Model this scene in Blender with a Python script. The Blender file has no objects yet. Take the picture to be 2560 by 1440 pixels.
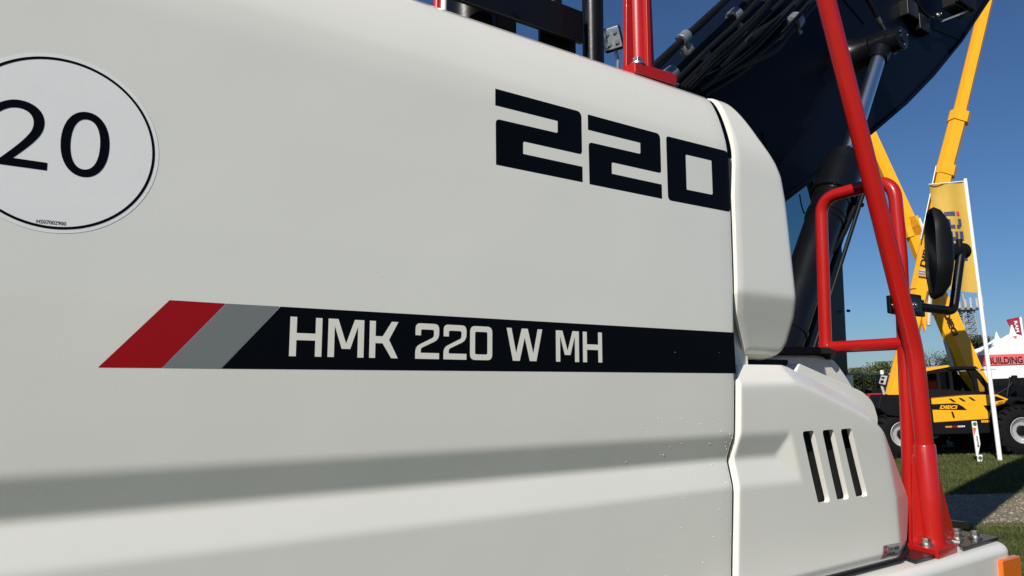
import bpy, bmesh, math, random
import numpy as np
from mathutils import Vector, Matrix
from mathutils.geometry import tessellate_polygon
random.seed(7)
rng = np.random.default_rng(7)
R = math.radians
scene = bpy.context.scene
col = scene.collection

# ------------------------------------------------------------------ camera, sky, sun, exposure
FPX, PITCH, YAW, CH = 1850.0, math.atan2(245, 1850), R(35.46), 1.8
CAM = Vector((0, -1, CH))
FW = Vector((math.sin(YAW)*math.cos(PITCH), math.cos(YAW)*math.cos(PITCH), math.sin(PITCH)))
RT = Vector((math.cos(YAW), -math.sin(YAW), 0)); UP = RT.cross(FW)
cd = bpy.data.cameras.new('camera'); cam = bpy.data.objects.new('camera', cd); col.objects.link(cam)
cd.sensor_width = 36; cd.lens = 36*FPX/2560; cd.clip_start = 0.02; cd.clip_end = 3000
cam.location = CAM; cam.rotation_euler = (R(90)+PITCH, 0, -YAW)
scene.camera = cam
SUN_EL, SUN_AZ = R(34), math.atan2(-.905, -.425)      # azimuth measured from +Y towards +X
w = bpy.data.worlds.new('World'); scene.world = w; w.use_nodes = True
nt = w.node_tree; bgn = nt.nodes['Background']
sky = nt.nodes.new('ShaderNodeTexSky'); sky.sky_type = 'NISHITA'; sky.sun_disc = False
sky.sun_elevation = SUN_EL; sky.sun_rotation = SUN_AZ; sky.air_density = 1.0; sky.dust_density = 0.3; sky.ozone_density = 10.0
nt.links.new(sky.outputs[0], bgn.inputs[0]); bgn.inputs[1].default_value = 0.064
sd = bpy.data.lights.new('sun', 'SUN'); so = bpy.data.objects.new('sun', sd); col.objects.link(so)
sd.energy = 5.0; sd.angle = R(0.53); sd.color = (1, .945, .86)
sdir = Vector((math.sin(SUN_AZ)*math.cos(SUN_EL), math.cos(SUN_AZ)*math.cos(SUN_EL), math.sin(SUN_EL)))
so.rotation_euler = sdir.to_track_quat('Z', 'Y').to_euler(); so.location = (-4, -4, 8)
scene.view_settings.view_transform = 'Standard'; scene.view_settings.look = 'None'
scene.view_settings.exposure = 0.15; scene.view_settings.gamma = 1
scene.render.engine = 'CYCLES'; scene.cycles.max_bounces = 8

# ------------------------------------------------------------------ survey helpers: measured bearings to points on real planes
def ray(x, y): return FW*FPX + RT*(x-1280) + UP*(720-y)
def P(x, y, Y=0.):
    d = ray(x, y); return CAM + d*((Y+1)/d.y)
def PX(x, y, X):
    d = ray(x, y); return CAM + d*(X/d.x)
TILT = -R(2.0)                                            # the field slopes two degrees against the machine
_a = YAW+math.atan2(1020, 1850); AX = Vector((math.sin(_a), math.cos(_a), 0))
G = Matrix.Translation(CAM) @ Matrix.Rotation(TILT, 4, AX) @ Matrix.Translation(-CAM)
RI = Matrix.Rotation(-TILT, 3, AX)
RH = Vector((math.cos(YAW), -math.sin(YAW), 0)); FH = Vector((math.sin(YAW), math.cos(YAW), 0))
def B(x, y, f):
    d = RI @ ray(x, y); d = d*(f/d.dot(FH)); return (d.dot(RH), d.z+CH)
def field(r, f, z=0, yaw=0):
    p = Vector((0, -1, z)) + RH*r + FH*f
    return G @ Matrix.Translation(p) @ Matrix.Rotation(-YAW+yaw, 4, 'Z')

# ------------------------------------------------------------------ materials
def mat(name, c, rough=.5, metal=0, coat=0, bump=None, var=0, varscale=6, spec=.5, trans=0, ior=1.45, alpha=1, wave=0):
    m = bpy.data.materials.new(name); m.use_nodes = True
    n = m.node_tree.nodes; l = m.node_tree.links; p = n['Principled BSDF']
    p.inputs['Base Color'].default_value = (*c, 1); p.inputs['Roughness'].default_value = rough
    p.inputs['Metallic'].default_value = metal; p.inputs['Coat Weight'].default_value = coat
    p.inputs['Coat Roughness'].default_value = .06; p.inputs['Specular IOR Level'].default_value = spec
    p.inputs['Transmission Weight'].default_value = trans; p.inputs['IOR'].default_value = ior
    p.inputs['Alpha'].default_value = alpha
    tc = n.new('ShaderNodeTexCoord')
    if var:
        t = n.new('ShaderNodeTexNoise'); t.inputs['Scale'].default_value = varscale; t.inputs['Detail'].default_value = 5
        l.new(tc.outputs['Object'], t.inputs['Vector'])
        mx = n.new('ShaderNodeMix'); mx.data_type = 'RGBA'
        mx.inputs[6].default_value = (*[x*(1-var) for x in c], 1); mx.inputs[7].default_value = (*[min(1, x*(1+var)) for x in c], 1)
        l.new(t.outputs['Fac'], mx.inputs[0]); l.new(mx.outputs[2], p.inputs['Base Color'])
        mr = n.new('ShaderNodeMapRange'); mr.inputs[3].default_value = rough*.8; mr.inputs[4].default_value = min(1, rough*1.2)
        l.new(t.outputs['Fac'], mr.inputs[0]); l.new(mr.outputs[0], p.inputs['Roughness'])
    if bump:
        t = n.new('ShaderNodeTexNoise'); t.inputs['Scale'].default_value = bump[0]; t.inputs['Detail'].default_value = 3
        l.new(tc.outputs['Object'], t.inputs['Vector'])
        b = n.new('ShaderNodeBump'); b.inputs['Strength'].default_value = bump[1]; b.inputs['Distance'].default_value = bump[2]
        l.new(t.outputs['Fac'], b.inputs['Height']); l.new(b.outputs[0], p.inputs['Normal'])
        if wave:
            t3 = n.new('ShaderNodeTexNoise'); t3.inputs['Scale'].default_value = 3.5; t3.inputs['Detail'].default_value = 1.5
            b3 = n.new('ShaderNodeBump'); b3.inputs['Strength'].default_value = wave; b3.inputs['Distance'].default_value = .004
            l.new(tc.outputs['Object'], t3.inputs['Vector']); l.new(t3.outputs['Fac'], b3.inputs['Height']); l.new(b3.outputs[0], b.inputs['Normal'])
        if coat: l.new(b.outputs[0], p.inputs['Coat Normal'])
    return m
M = {}
M['white'] = mat('white_paint', (.777, .765, .697), .26, coat=.95, bump=(420, .14, .0006), var=.012, varscale=3, wave=.5)
M['mould'] = mat('moulded_white', (.777, .765, .70), .34, coat=.6, wave=.25, bump=(900, .25, .0006), var=.015, varscale=4)
M['deck'] = mat('deck_white', (.66, .655, .615), .45, coat=.2, bump=(300, .2, .001), var=.04, varscale=7)
M['vinyl'] = mat('navy_vinyl', (.0025, .0033, .0055), .36, bump=(300, .1, .0004), spec=.08)
M['vinylred'] = mat('red_vinyl', (.33, .006, .010), .35, bump=(300, .1, .0004), spec=.25)
M['vinylgrey'] = mat('grey_vinyl', (.185, .20, .20), .4, bump=(300, .1, .0004))
M['vinylwhite'] = mat('white_vinyl', (.78, .76, .69), .4)
M['foil'] = mat('reflective_foil', (.815, .81, .805), .5, bump=(1500, .4, .0005), var=.02, varscale=60)
M['red'] = mat('red_powder_coat', (.37, .0085, .0065), .32, coat=.5, bump=(160, .16, .0008), spec=.35, var=.06, varscale=9)
M['black'] = mat('black_paint', (.004, .0045, .006), .33, coat=.12, bump=(120, .2, .001), spec=.3, var=.1, varscale=12)
M['boom'] = mat('navy_boom_paint', (.0017, .0030, .0070), .38, coat=.0, spec=.11, bump=(40, .2, .0015), var=.15, varscale=3)
M['rubber'] = mat('black_rubber', (.0055, .006, .007), .5, spec=.22, bump=(300, .3, .001), var=.15, varscale=20)
M['mat'] = mat('rubber_mat', (.012, .012, .013), .75, bump=(500, .5, .001))
M['plate'] = mat('black_plate', (.016, .014, .014), .28, var=.35, varscale=45, bump=(250, .3, .0008))
M['zinc'] = mat('zinc_plated', (.55, .54, .50), .32, metal=1, bump=(200, .3, .0008), var=.15, varscale=60)
M['clamp'] = mat('galvanised_clamp', (.26, .28, .31), .45, metal=.6, bump=(200, .4, .001), var=.2, varscale=50)
M['chrome'] = mat('chromed_rod', (.86, .87, .88), .24, metal=1)
M['amber'] = mat('amber_reflector', (.66, .14, .012), .2, coat=.5, bump=(700, .35, .0008), var=.3, varscale=160)
M['lens'] = mat('lamp_lens', (.85, .85, .82), .08, metal=.9)
M['mirror'] = mat('mirror_glass', (.16, .21, .22), .03, metal=1)
M['dark'] = mat('dark_void', (.006, .006, .007), .9)
M['teal'] = mat('cab_glass', (.09, .21, .23), .03, spec=.6, trans=.75, ior=1.02)
M['glass'] = mat('tinted_glass', (.42, .47, .46), .02, trans=1, ior=1.02)
M['drop'] = mat('water_drop', (.66, .66, .62), .18)
M['yellow'] = mat('yellow_paint', (.86, .40, .013), .35, coat=.3, var=.05, varscale=2, bump=(15, .1, .004))
M['tblack'] = mat('satin_black', (.007, .007, .008), .5, spec=.2, var=.2, varscale=5)
M['tyre'] = mat('tyre_rubber', (.007, .007, .0075), .85, spec=.15, bump=(30, .4, .01), var=.2, varscale=8)
M['rim'] = mat('silver_rim', (.62, .62, .60), .38, metal=.55, var=.08, varscale=9)
M['pole'] = mat('white_pole', (.80, .80, .78), .4)
M['sign'] = mat('sign_white', (.80, .80, .78), .5)
M['orange'] = mat('orange_print', (.62, .16, .06), .5)
M['green'] = mat('green_print', (.03, .15, .08), .5)
M['ink'] = mat('black_print', (.015, .015, .018), .5)
M['navy'] = mat('flag_navy', (.045, .055, .13), .8)
M['flagred'] = mat('flag_red', (.55, .05, .10), .8)
M['tent'] = mat('tent_fabric', (.78, .78, .77), .7, var=.03, varscale=2, bump=(6, .3, .02))
M['tentgrey'] = mat('tent_frame', (.70, .70, .69), .5)
M['fascia'] = mat('fascia_red', (.72, .13, .14), .6, var=.08, varscale=3)
M['steel'] = mat('tower_steel', (.30, .31, .32), .6, metal=.3)
M['bark'] = mat('bark', (.06, .045, .03), .9, bump=(30, .6, .02), var=.2, varscale=8)
M['tred'] = mat('tractor_red', (.40, .015, .02), .4, coat=.2, var=.08)
M['tgreen'] = mat('machine_dark_green', (.02, .035, .03), .5, var=.2)
M['tgrey'] = mat('machine_grey', (.45, .45, .43), .5, var=.1)

def leafmat(name, a, b):
    m = bpy.data.materials.new(name); m.use_nodes = True; n = m.node_tree.nodes; l = m.node_tree.links; p = n['Principled BSDF']
    p.inputs['Roughness'].default_value = .7
    o = n.new('ShaderNodeTexCoord'); t = n.new('ShaderNodeTexNoise'); t.inputs['Scale'].default_value = 1.3; t.inputs['Detail'].default_value = 8
    l.new(o.outputs['Object'], t.inputs['Vector'])
    r = n.new('ShaderNodeValToRGB'); r.color_ramp.elements[0].position = .3; r.color_ramp.elements[1].position = .7
    r.color_ramp.elements[0].color = (*a, 1); r.color_ramp.elements[1].color = (*b, 1)
    l.new(t.outputs['Fac'], r.inputs[0]); l.new(r.outputs[0], p.inputs['Base Color'])
    return m
M['leaf1'] = leafmat('leaves_olive', (.035, .05, .012), (.10, .11, .025))
M['leaf2'] = leafmat('leaves_dark', (.02, .035, .014), (.05, .07, .022))
M['blade'] = leafmat('grass_blades', (.036, .050, .009), (.082, .092, .018))
# ground: mown show-field grass
def groundmat(name, cols, scale, bumpd, det=10):
    m = bpy.data.materials.new(name); m.use_nodes = True; n = m.node_tree.nodes; l = m.node_tree.links; p = n['Principled BSDF']
    p.inputs['Roughness'].default_value = .95; p.inputs['Specular IOR Level'].default_value = .15
    o = n.new('ShaderNodeTexCoord')
    t = n.new('ShaderNodeTexNoise'); t.inputs['Scale'].default_value = scale; t.inputs['Detail'].default_value = det; t.inputs['Roughness'].default_value = .72
    t2 = n.new('ShaderNodeTexNoise'); t2.inputs['Scale'].default_value = scale*.06; t2.inputs['Detail'].default_value = 4
    l.new(o.outputs['Object'], t.inputs['Vector']); l.new(o.outputs['Object'], t2.inputs['Vector'])
    mx = n.new('ShaderNodeMath'); mx.operation = 'MULTIPLY_ADD'; mx.inputs[1].default_value = .6
    sc = n.new('ShaderNodeMath'); sc.operation = 'MULTIPLY'; sc.inputs[1].default_value = .4
    l.new(t2.outputs['Fac'], sc.inputs[0]); l.new(t.outputs['Fac'], mx.inputs[0]); l.new(sc.outputs[0], mx.inputs[2])
    r = n.new('ShaderNodeValToRGB'); e = r.color_ramp.elements
    e[0].position = .34; e[0].color = (*cols[0], 1); e[1].position = .66; e[1].color = (*cols[2], 1)
    k = e.new(.5); k.color = (*cols[1], 1)
    l.new(mx.outputs[0], r.inputs[0]); l.new(r.outputs[0], p.inputs['Base Color'])
    b = n.new('ShaderNodeBump'); b.inputs['Strength'].default_value = .8; b.inputs['Distance'].default_value = bumpd
    l.new(t.outputs['Fac'], b.inputs['Height']); l.new(b.outputs[0], p.inputs['Normal'])
    return m
M['grass'] = groundmat('field_grass', ((.030, .037, .007), (.055, .065, .012), (.09, .095, .022)), 9, .03)
M['gravel'] = groundmat('gravel_track', ((.150, .124, .082), (.20, .166, .112), (.26, .22, .152)), 70, .012)
M['stone'] = mat('pale_pebble', (.30, .27, .21), .85, var=.35, varscale=3)

# ------------------------------------------------------------------ mesh helpers
class MB:
    def __init__(s): s.v = []; s.f = []
    def add(s, v, f):
        o = len(s.v); s.v += [tuple(p) for p in v]; s.f += [tuple(i+o for i in q) for q in f]; return s
    def box(s, x0, x1, y0, y1, z0, z1):
        return s.add([(x0,y0,z0),(x1,y0,z0),(x1,y1,z0),(x0,y1,z0),(x0,y0,z1),(x1,y0,z1),(x1,y1,z1),(x0,y1,z1)],
                     [(0,3,2,1),(4,5,6,7),(0,1,5,4),(1,2,6,5),(2,3,7,6),(3,0,4,7)])
    def prism(s, poly, y0, y1):
        n = len(poly); a = sum(poly[i][0]*poly[(i+1) % n][1]-poly[(i+1) % n][0]*poly[i][1] for i in range(n))
        if a < 0: poly = poly[::-1]
        v = [(x, y0, z) for x, z in poly]+[(x, y1, z) for x, z in poly]
        return s.add(v, [tuple(range(n)), tuple(range(2*n-1, n-1, -1))]+[(i, n+i, n+(i+1) % n, (i+1) % n) for i in range(n)])
    def tube(s, path, r, n=14, caps=True, r1=None):
        path = [Vector(p) for p in path]; m = len(path); vs = []; fs = []; u = None; tp_ = None
        for i, p in enumerate(path):
            t = (path[min(i+1, m-1)]-path[max(i-1, 0)]).normalized()
            if tp_ is not None and t.dot(tp_) < 0: t = -t
            tp_ = t
            if u is None:
                u = t.orthogonal().normalized()
            u = (u-t*u.dot(t)).normalized(); k = t.cross(u)
            rr = r if r1 is None else r+(r1-r)*i/(m-1)
            if isinstance(r, (list, tuple)): rr = r[i]
            vs += [p+(u*math.cos(2*math.pi*j/n)+k*math.sin(2*math.pi*j/n))*rr for j in range(n)]
        for i in range(m-1):
            fs += [(i*n+j, i*n+(j+1) % n, (i+1)*n+(j+1) % n, (i+1)*n+j) for j in range(n)]
        if caps: fs += [tuple(range(n-1, -1, -1)), tuple(range((m-1)*n, m*n))]
        return s.add(vs, fs)
    def cyl(s, a, b, r, n=20, r1=None): return s.tube([a, b], r, n, True, r1)
    def hexbolt(s, c, ax, r, h, washer=True):
        c = Vector(c); ax = Vector(ax).normalized()
        if washer: s.cyl(c, c+ax*h*.3, r*1.55, 24); s.cyl(c+ax*h*.3, c+ax*h*.45, r*1.3, 24)
        s.cyl(c+ax*h*.45, c+ax*h*1.2, r, 6); s.cyl(c+ax*h*1.2, c+ax*h*1.28, r*.8, 16); return s
    def build(s, name, m, parent=None, smooth=35, bevel=0, seg=2, off=None):
        me = bpy.data.meshes.new(name); me.from_pydata(s.v, [], s.f); me.materials.append(M[m] if isinstance(m, str) else m)
        bm = bmesh.new(); bm.from_mesh(me); bmesh.ops.recalc_face_normals(bm, faces=bm.faces); bm.to_mesh(me); bm.free()
        if smooth:
            me.polygons.foreach_set('use_smooth', [True]*len(me.polygons)); me.set_sharp_from_angle(angle=R(smooth))
        o = bpy.data.objects.new(name, me); col.objects.link(o)
        if bevel:
            b = o.modifiers.new('bevel', 'BEVEL'); b.width = bevel; b.segments = seg; b.limit_method = 'ANGLE'; b.angle_limit = R(30)
            b.harden_normals = bool(smooth)
        if parent: setpar(o, parent)
        return o
ROOTINV = {}
def setpar(o, p):
    o.parent = p
    if p.name in ROOTINV: o.matrix_parent_inverse = ROOTINV[p.name]
def thing(name, label, cat, mw=None, loc=None, group=None):
    o = bpy.data.objects.new(name, None); col.objects.link(o); o.empty_display_size = .2
    if loc is not None:
        o.location = loc; ROOTINV[o.name] = Matrix.Translation(-Vector(loc))   # parts given in world coordinates
    else: o.matrix_world = mw
    o['label'] = label; o['category'] = cat
    if group: o['group'] = group
    return o
def tag(o, label, cat, group=None, mw=None):
    o['label'] = label; o['category'] = cat
    if group: o['group'] = group
    if mw is not None: o.matrix_world = mw
    return o
def fillet(path, r, n=7):
    path = [Vector(p) for p in path]; out = [path[0]]
    for i in range(1, len(path)-1):
        a, b, c = path[i-1], path[i], path[i+1]; d1 = (a-b).normalized(); d2 = (c-b).normalized()
        ang = d1.angle(d2); t = min(r/math.tan(ang/2), (a-b).length*.48, (c-b).length*.48)
        p0 = b+d1*t; p1 = b+d2*t
        out += [(p0*(1-k)**2+b*2*k*(1-k)+p1*k*k) for k in [j/n for j in range(n+1)]]
    return out+[path[-1]]
def spline(pts, n=8):
    pts = [Vector(p) for p in pts]; q = [pts[0]*2-pts[1]]+pts+[pts[-1]*2-pts[-2]]; out = []
    for i in range(1, len(q)-2):
        a, b, c, d = q[i-1:i+3]
        for k in range(n):
            t = k/n; out.append(.5*((2*b)+(c-a)*t+(2*a-5*b+4*c-d)*t*t+(3*b-a-3*c+d)*t**3))
    return out+[pts[-1]]
def rpoly(pts, r, n=5):
    """2D polygon with rounded corners; r is one radius or one per corner"""
    m = len(pts); out = []
    for i in range(m):
        rr = r[i] if isinstance(r, (list, tuple)) else r
        b = Vector(pts[i]); a = Vector(pts[i-1]); c = Vector(pts[(i+1) % m])
        if rr <= 0: out.append(tuple(b)); continue
        d1 = (a-b).normalized(); d2 = (c-b).normalized(); t = min(rr, (a-b).length*.45, (c-b).length*.45)
        p0 = b+d1*t; p1 = b+d2*t
        out += [tuple(p0*(1-k)**2+b*2*k*(1-k)+p1*k*k) for k in [j/n for j in range(n+1)]]
    return out
def fillpoly(loops):
    vs = [v for l in loops for v in l]
    tri = tessellate_polygon([[Vector((*v, 0)) for v in l] for l in loops]); return vs, [tuple(t) for t in tri]
def text2d(s, x0, x1, z0, z1, bold=0, shear=0):
    cu = bpy.data.curves.new('t', 'FONT'); cu.body = s; cu.size = 1; cu.offset = bold; cu.shear = shear; cu.resolution_u = 10
    o = bpy.data.objects.new('t', cu); col.objects.link(o); dg = bpy.context.evaluated_depsgraph_get()
    me = bpy.data.meshes.new_from_object(o.evaluated_get(dg))
    v = [(p.co.x, p.co.y) for p in me.vertices]; f = [tuple(p.vertices) for p in me.polygons]
    bpy.data.objects.remove(o); bpy.data.curves.remove(cu); bpy.data.meshes.remove(me)
    ax = min(p[0] for p in v); bx = max(p[0] for p in v); az = min(p[1] for p in v); bz = max(p[1] for p in v)
    return [(x0+(p[0]-ax)/(bx-ax)*(x1-x0), z0+(p[1]-az)/(bz-az)*(z1-z0)) for p in v], f
def sheet(name, vf, m, parent, fn):
    """flat print laid on a surface: fn maps (x,z) to a point just proud of it"""
    b = MB(); b.add([fn(*p) for p in vf[0]], vf[1]); return b.build(name, m, parent, smooth=0)

# ================================================================== THE MATERIAL HANDLER
def Z(z): return z+CH
mh = thing('material_handler', 'white and black wheeled material handler with red handrails filling the foreground', 'excavator', loc=(1.2, 1.3, 0))

# door profile: y (inward) against height above the lens
_zt = np.array([-.62, -.40, -.209, -.101, -.05, .03, .10, .20, .35, .48, .50, .527, .558, .5855, .61, .634, .652, .662, .667])
_yt = np.array([.050, .0355, .0225, .0140, .0108, .0066, .0040, .0015, 0, 0, .001, .0035, .011, .0195, .029, .041, .056, .078, .12])
_zz = np.linspace(-.62, .667, 900)
_yy = np.interp(_zz, _zt, _yt); _k = np.ones(17)/17
_yy = np.convolve(np.pad(_yy, 8, 'edge'), _k, 'valid')
def prof(z): return float(np.interp(z, _zz, _yy))
_ga = np.interp(_zz, [-.62, -.209, -.153, -.101, .667], [0, 0, .0175, 0, 0]); _ga = np.convolve(np.pad(_ga, 5, 'edge'), np.ones(11)/11, 'valid')
def groove(z): return float(np.interp(z, _zz, _ga))
XE = 1.297
def grid_solid(cols, thick):
    """cols: list of columns of points on the outer face; returns a closed shell going thick inwards"""
    b = MB(); nx = len(cols); nz = len(cols[0])
    v = [p for c in cols for p in c]; b.add(v, [])
    i0 = lambda i, j: i*nz+j
    F = [(i0(i, j), i0(i+1, j), i0(i+1, j+1), i0(i, j+1)) for i in range(nx-1) for j in range(nz-1)]
    o = nx*nz; b.v += [(p[0], p[1]+thick, p[2]) for p in v]
    F += [(o+i0(i, j), o+i0(i, j+1), o+i0(i+1, j+1), o+i0(i+1, j)) for i in range(nx-1) for j in range(nz-1)]
    ring = [i0(i, 0) for i in range(nx)]+[i0(nx-1, j) for j in range(1, nz)]+[i0(i, nz-1) for i in range(nx-2, -1, -1)]+[i0(0, j) for j in range(nz-2, 0, -1)]
    n = len(ring); F += [(ring[k], o+ring[k], o+ring[(k+1) % n], ring[(k+1) % n]) for k in range(n)]
    b.f = F; return b
zs = list(np.concatenate([np.arange(-.60, -.23, .01), np.arange(-.23, -.08, .003), np.arange(-.08, .47, .01), np.arange(.47, .64, .005), [.64, .645, .65, .654, .658, .661, .664, .666]]))
xs = [-.62, -.3, 0, .3, .6, .8, 1.0, 1.15, 1.25, 1.284, 1.289, 1.293, 1.2955, XE]
ed = {1.289: .0004, 1.293: .0016, 1.2955: .0036, XE: .0075}
door = grid_solid([[(x, prof(z)+groove(z)+ed.get(x, 0), Z(z)) for z in zs] for x in xs], .028).build('engine_door', 'white', mh, smooth=50)
def on_door(x, z, e=.0003):
    y = prof(z); return (x*(1+y), y-e, Z(z*(1+y)))
# rear body, inner frame and hood top close the volume behind the panels
MB().box(-1.9, -.628, .01, 2.5, Z(-.62), Z(.60)).build('rear_body', 'white', mh, bevel=.05, seg=4)
MB().box(-.62, 1.30, .10, .16, Z(-.60), Z(.655)).build('inner_frame', 'dark', mh)
hp = [(prof(z)+.03, z) for z in zs if z > .5][::3]
MB().box(-.62, 1.26, .13, 1.05, Z(.55), Z(.664)).build('hood_top', 'white', mh, bevel=.01)
MB().box(-.62, 1.26, .9, 2.5, Z(-.6), Z(.50)).build('engine_bay', 'dark', mh)
# corner frame behind the moulded panels
MB().box(1.304, 1.40, .050, .30, Z(-.43), Z(.52)).build('corner_post', 'white', mh, bevel=.004)
seal = MB()
zz = [z for z in zs if z > -.42]
seal.add([(1.2985+(.010 if k else 0), prof(z)+.016+groove(z), Z(z)) for z in zz for k in (0, 1)], [(2*i, 2*i+1, 2*i+3, 2*i+2) for i in range(len(zz)-1)])
seal.build('door_seal', 'rubber', mh)

DT = -.445
# ---- lettering and decals on the door
def slice_z(vf, step=.015):
    bm = bmesh.new(); vv = [bm.verts.new((x, 0, z)) for x, z in vf[0]]
    for f in vf[1]:
        try: bm.faces.new([vv[i] for i in f])
        except ValueError: pass
    za, zb_ = min(p[1] for p in vf[0]), max(p[1] for p in vf[0]); k = math.ceil(za/step)
    while k*step < zb_:
        bmesh.ops.bisect_plane(bm, geom=bm.verts[:]+bm.edges[:]+bm.faces[:], plane_co=(0, 0, k*step), plane_no=(0, 0, 1)); k += 1
    bm.verts.index_update(); o = ([(v.co.x, v.co.z) for v in bm.verts], [tuple(v.index for v in f.verts) for f in bm.faces]); bm.free(); return o
def decal(name, loops, m, parent=door, e=.0003):
    return sheet(name, slice_z(fillpoly(loops)), m, parent, lambda x, z: on_door(x, z, e))
s0, s1 = .0218, .1068
stripe = decal('red_stripe', [[(.1116, s0), (.1806, s0+.0003), (.2527, s1), (.1851, s1)]], 'vinylred')
decal('grey_stripe', [[(.1818, s0+.0003), (.2500, s0+.0004), (.3236, s1+.0005), (.2540, s1)]], 'vinylgrey')
N = 16
band = [(.2512+(1.2892-.2512)*i/N, s0+.0004+.0042*i/N) for i in range(N+1)]+[(1.2866-(1.2866-.3250)*i/N, .1119-.0046*i/N) for i in range(N+1)]
decal('black_stripe', [band], 'vinyl')
def big2(a):
    o = a-.6765
    L, Rr = .6770+o, .8700+o
    pts = [(L, .5032), (Rr, .5045), (Rr+.0003, .4230), (.7355+o, .4217), (.7355+o, .3990), (Rr+.001, .3998), (Rr+.001, .3706), (L+.002, .3698),
           (L+.001, .4500), (.8132+o, .4522), (.8132+o, .4750), (L, .4736)]
    return rpoly(pts, [0, .011, .007, .004, 0, 0, 0, 0, .009, .004, 0, 0])
d220 = [decal('digit', [big2(.6765)], 'vinyl'), decal('digit', [big2(.8853)], 'vinyl')]
decal('digit', [rpoly([(1.0964, .5040), (1.2915, .5080), (1.2908, .3728), (1.0970, .3705)], [.008, .012, .007, .010]),
                rpoly([(1.1534, .4758), (1.2347, .4774), (1.2350, .4022), (1.1534, .4009)], [.004, .002, .005, .002])[::-1]], 'vinyl')
zb0, zt0 = .0398, .0940
def zb(x): return .0393+.0030*x
def lt(x, t): return zb(x)+t*(.0541)
def L2(pts): return [(x, lt(x, t)) for x, t in pts]
def gH(a, b, s): return [L2([(a,0),(a+s,0),(a+s,.41),(b-s,.41),(b-s,0),(b,0),(b,1),(b-s,1),(b-s,.59),(a+s,.59),(a+s,1),(a,1)])]
def gM(a, b, s):
    c = (a+b)/2; q = .0065
    return [L2([(a,0),(a+s,0),(a+s,.82),(c-q,.22),(c+q,.22),(b-s,.82),(b-s,0),(b,0),(b,1),(b-s*1.55,1),(c,.36),(a+s*1.55,1),(a,1)])]
def gK(a, b, s): return [L2([(a,0),(a+s,0),(a+s,.40),(a+s*2.2,.40),(b-s*1.15,0),(b,0),(a+s*3.3,.50),(b,1),(b-s*1.15,1),(a+s*2.2,.59),(a+s,.59),(a+s,1),(a,1)])]
def g2(a, b, s):
    p = L2([(a,0),(b,0),(b,.17),(a+s,.17),(a+s,.30),(b-.0005,.56),(b,1),(a,1),(a,.66),(a+s,.66),(a+s,.83),(b-s,.83),(b-s,.62),(a,.34)])
    return [rpoly(p, [0,0,0,0,.004,.009,.009,.009,0,0,.003,.003,.004,.009])]
def g0(a, b, s):
    o = L2([(a,0),(b,0),(b,1),(a,1)]); i = L2([(a+s,.165),(b-s,.165),(b-s,.835),(a+s,.835)])
    return [rpoly(o, .0095), rpoly(i, .003)[::-1]]
def gW(a, b, s):
    w_ = b-a; c = (a+b)/2
    return [L2([(a,1),(a+w_*.17,0),(a+w_*.36,0),(c,.72),(b-w_*.36,0),(b-w_*.17,0),(b,1),(b-s*1.05,1),(b-w_*.26,.24),(c+w_*.085,1),(c-w_*.085,1),(a+w_*.26,.24),(a+s*1.05,1)])]
for fn, a, b in ((gH,.3390,.3848),(gM,.3937,.4481),(gK,.4568,.5030),(g2,.5320,.5735),(g2,.5812,.6233),(g0,.6298,.6724),(gW,.7009,.7753),(gM,.8050,.8573),(gH,.8664,.9122)):
    decal('letter', fn(a, b, .0095), 'vinylwhite', e=.0006)
# round speed plate
cx, cz, rr = .0537, .2853, .1085
circ = lambda r, n=96: [(cx+r*math.cos(2*math.pi*i/n), cz+r*math.sin(2*math.pi*i/n)) for i in range(n)]
plate = sheet('speed_sticker', slice_z(fillpoly([circ(rr)])), 'foil', door, lambda x, z: on_door(x, z, .0003))
plate['label'] = 'round pale speed sticker with black ring and number 20'
sheet('ring', slice_z(fillpoly([circ(.1038), circ(.1008)[::-1]])), 'vinyl', plate, lambda x, z: on_door(x, z, .0006))
def rot2(vf, a, c=(cx, cz)):
    ca, sa = math.cos(a), math.sin(a)
    return [(c[0]+(x-c[0])*ca-(z-c[1])*sa, c[1]+(x-c[0])*sa+(z-c[1])*ca) for x, z in vf[0]], vf[1]
sheet('digit', rot2(text2d('2', -.0085, .0440, .2495, .3285, bold=-.007), 0), 'vinyl', plate, lambda x, z: on_door(x, z, .0006))
sheet('digit', text2d('0', .0553, .1065, .2482, .3290, bold=-.007), 'vinyl', plate, lambda x, z: on_door(x, z, .0006))
sheet('print', rot2(text2d('H507002900', .0362, .0655, .1868, .1912, bold=0), .02), 'vinyl', plate, lambda x, z: on_door(x, z, .0006))
# rain drops left on the paint
dr = MB()
_ico = bmesh.new(); bmesh.ops.create_icosphere(_ico, subdivisions=2, radius=1); iv = [v.co.copy() for v in _ico.verts]; iff = [tuple(v.index for v in f.verts) for f in _ico.faces]; _ico.free()
for i in range(150):
    if i < 105: x = 1.29-abs(rng.normal(0, .22)); z = -.06-abs(rng.normal(0, .16)); r_ = .0005+.0012*rng.random()**2.5
    elif i < 130: x = rng.uniform(.75, 1.27); z = rng.uniform(.56, .63); r_ = .0005+.0011*rng.random()**2
    else: x = rng.uniform(.4, 1.28); z = rng.uniform(-.4, .6); r_ = rng.uniform(.0005, .001)
    if z < -.55: continue
    y = prof(z)+groove(z); dr.add([(x+v.x*r_, y+v.y*r_*.6, Z(z)+v.z*r_*(1.25)) for v in iv], iff)
d_ = dr.build('water_droplets', 'drop', door); d_['kind'] = 'stuff'

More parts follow.
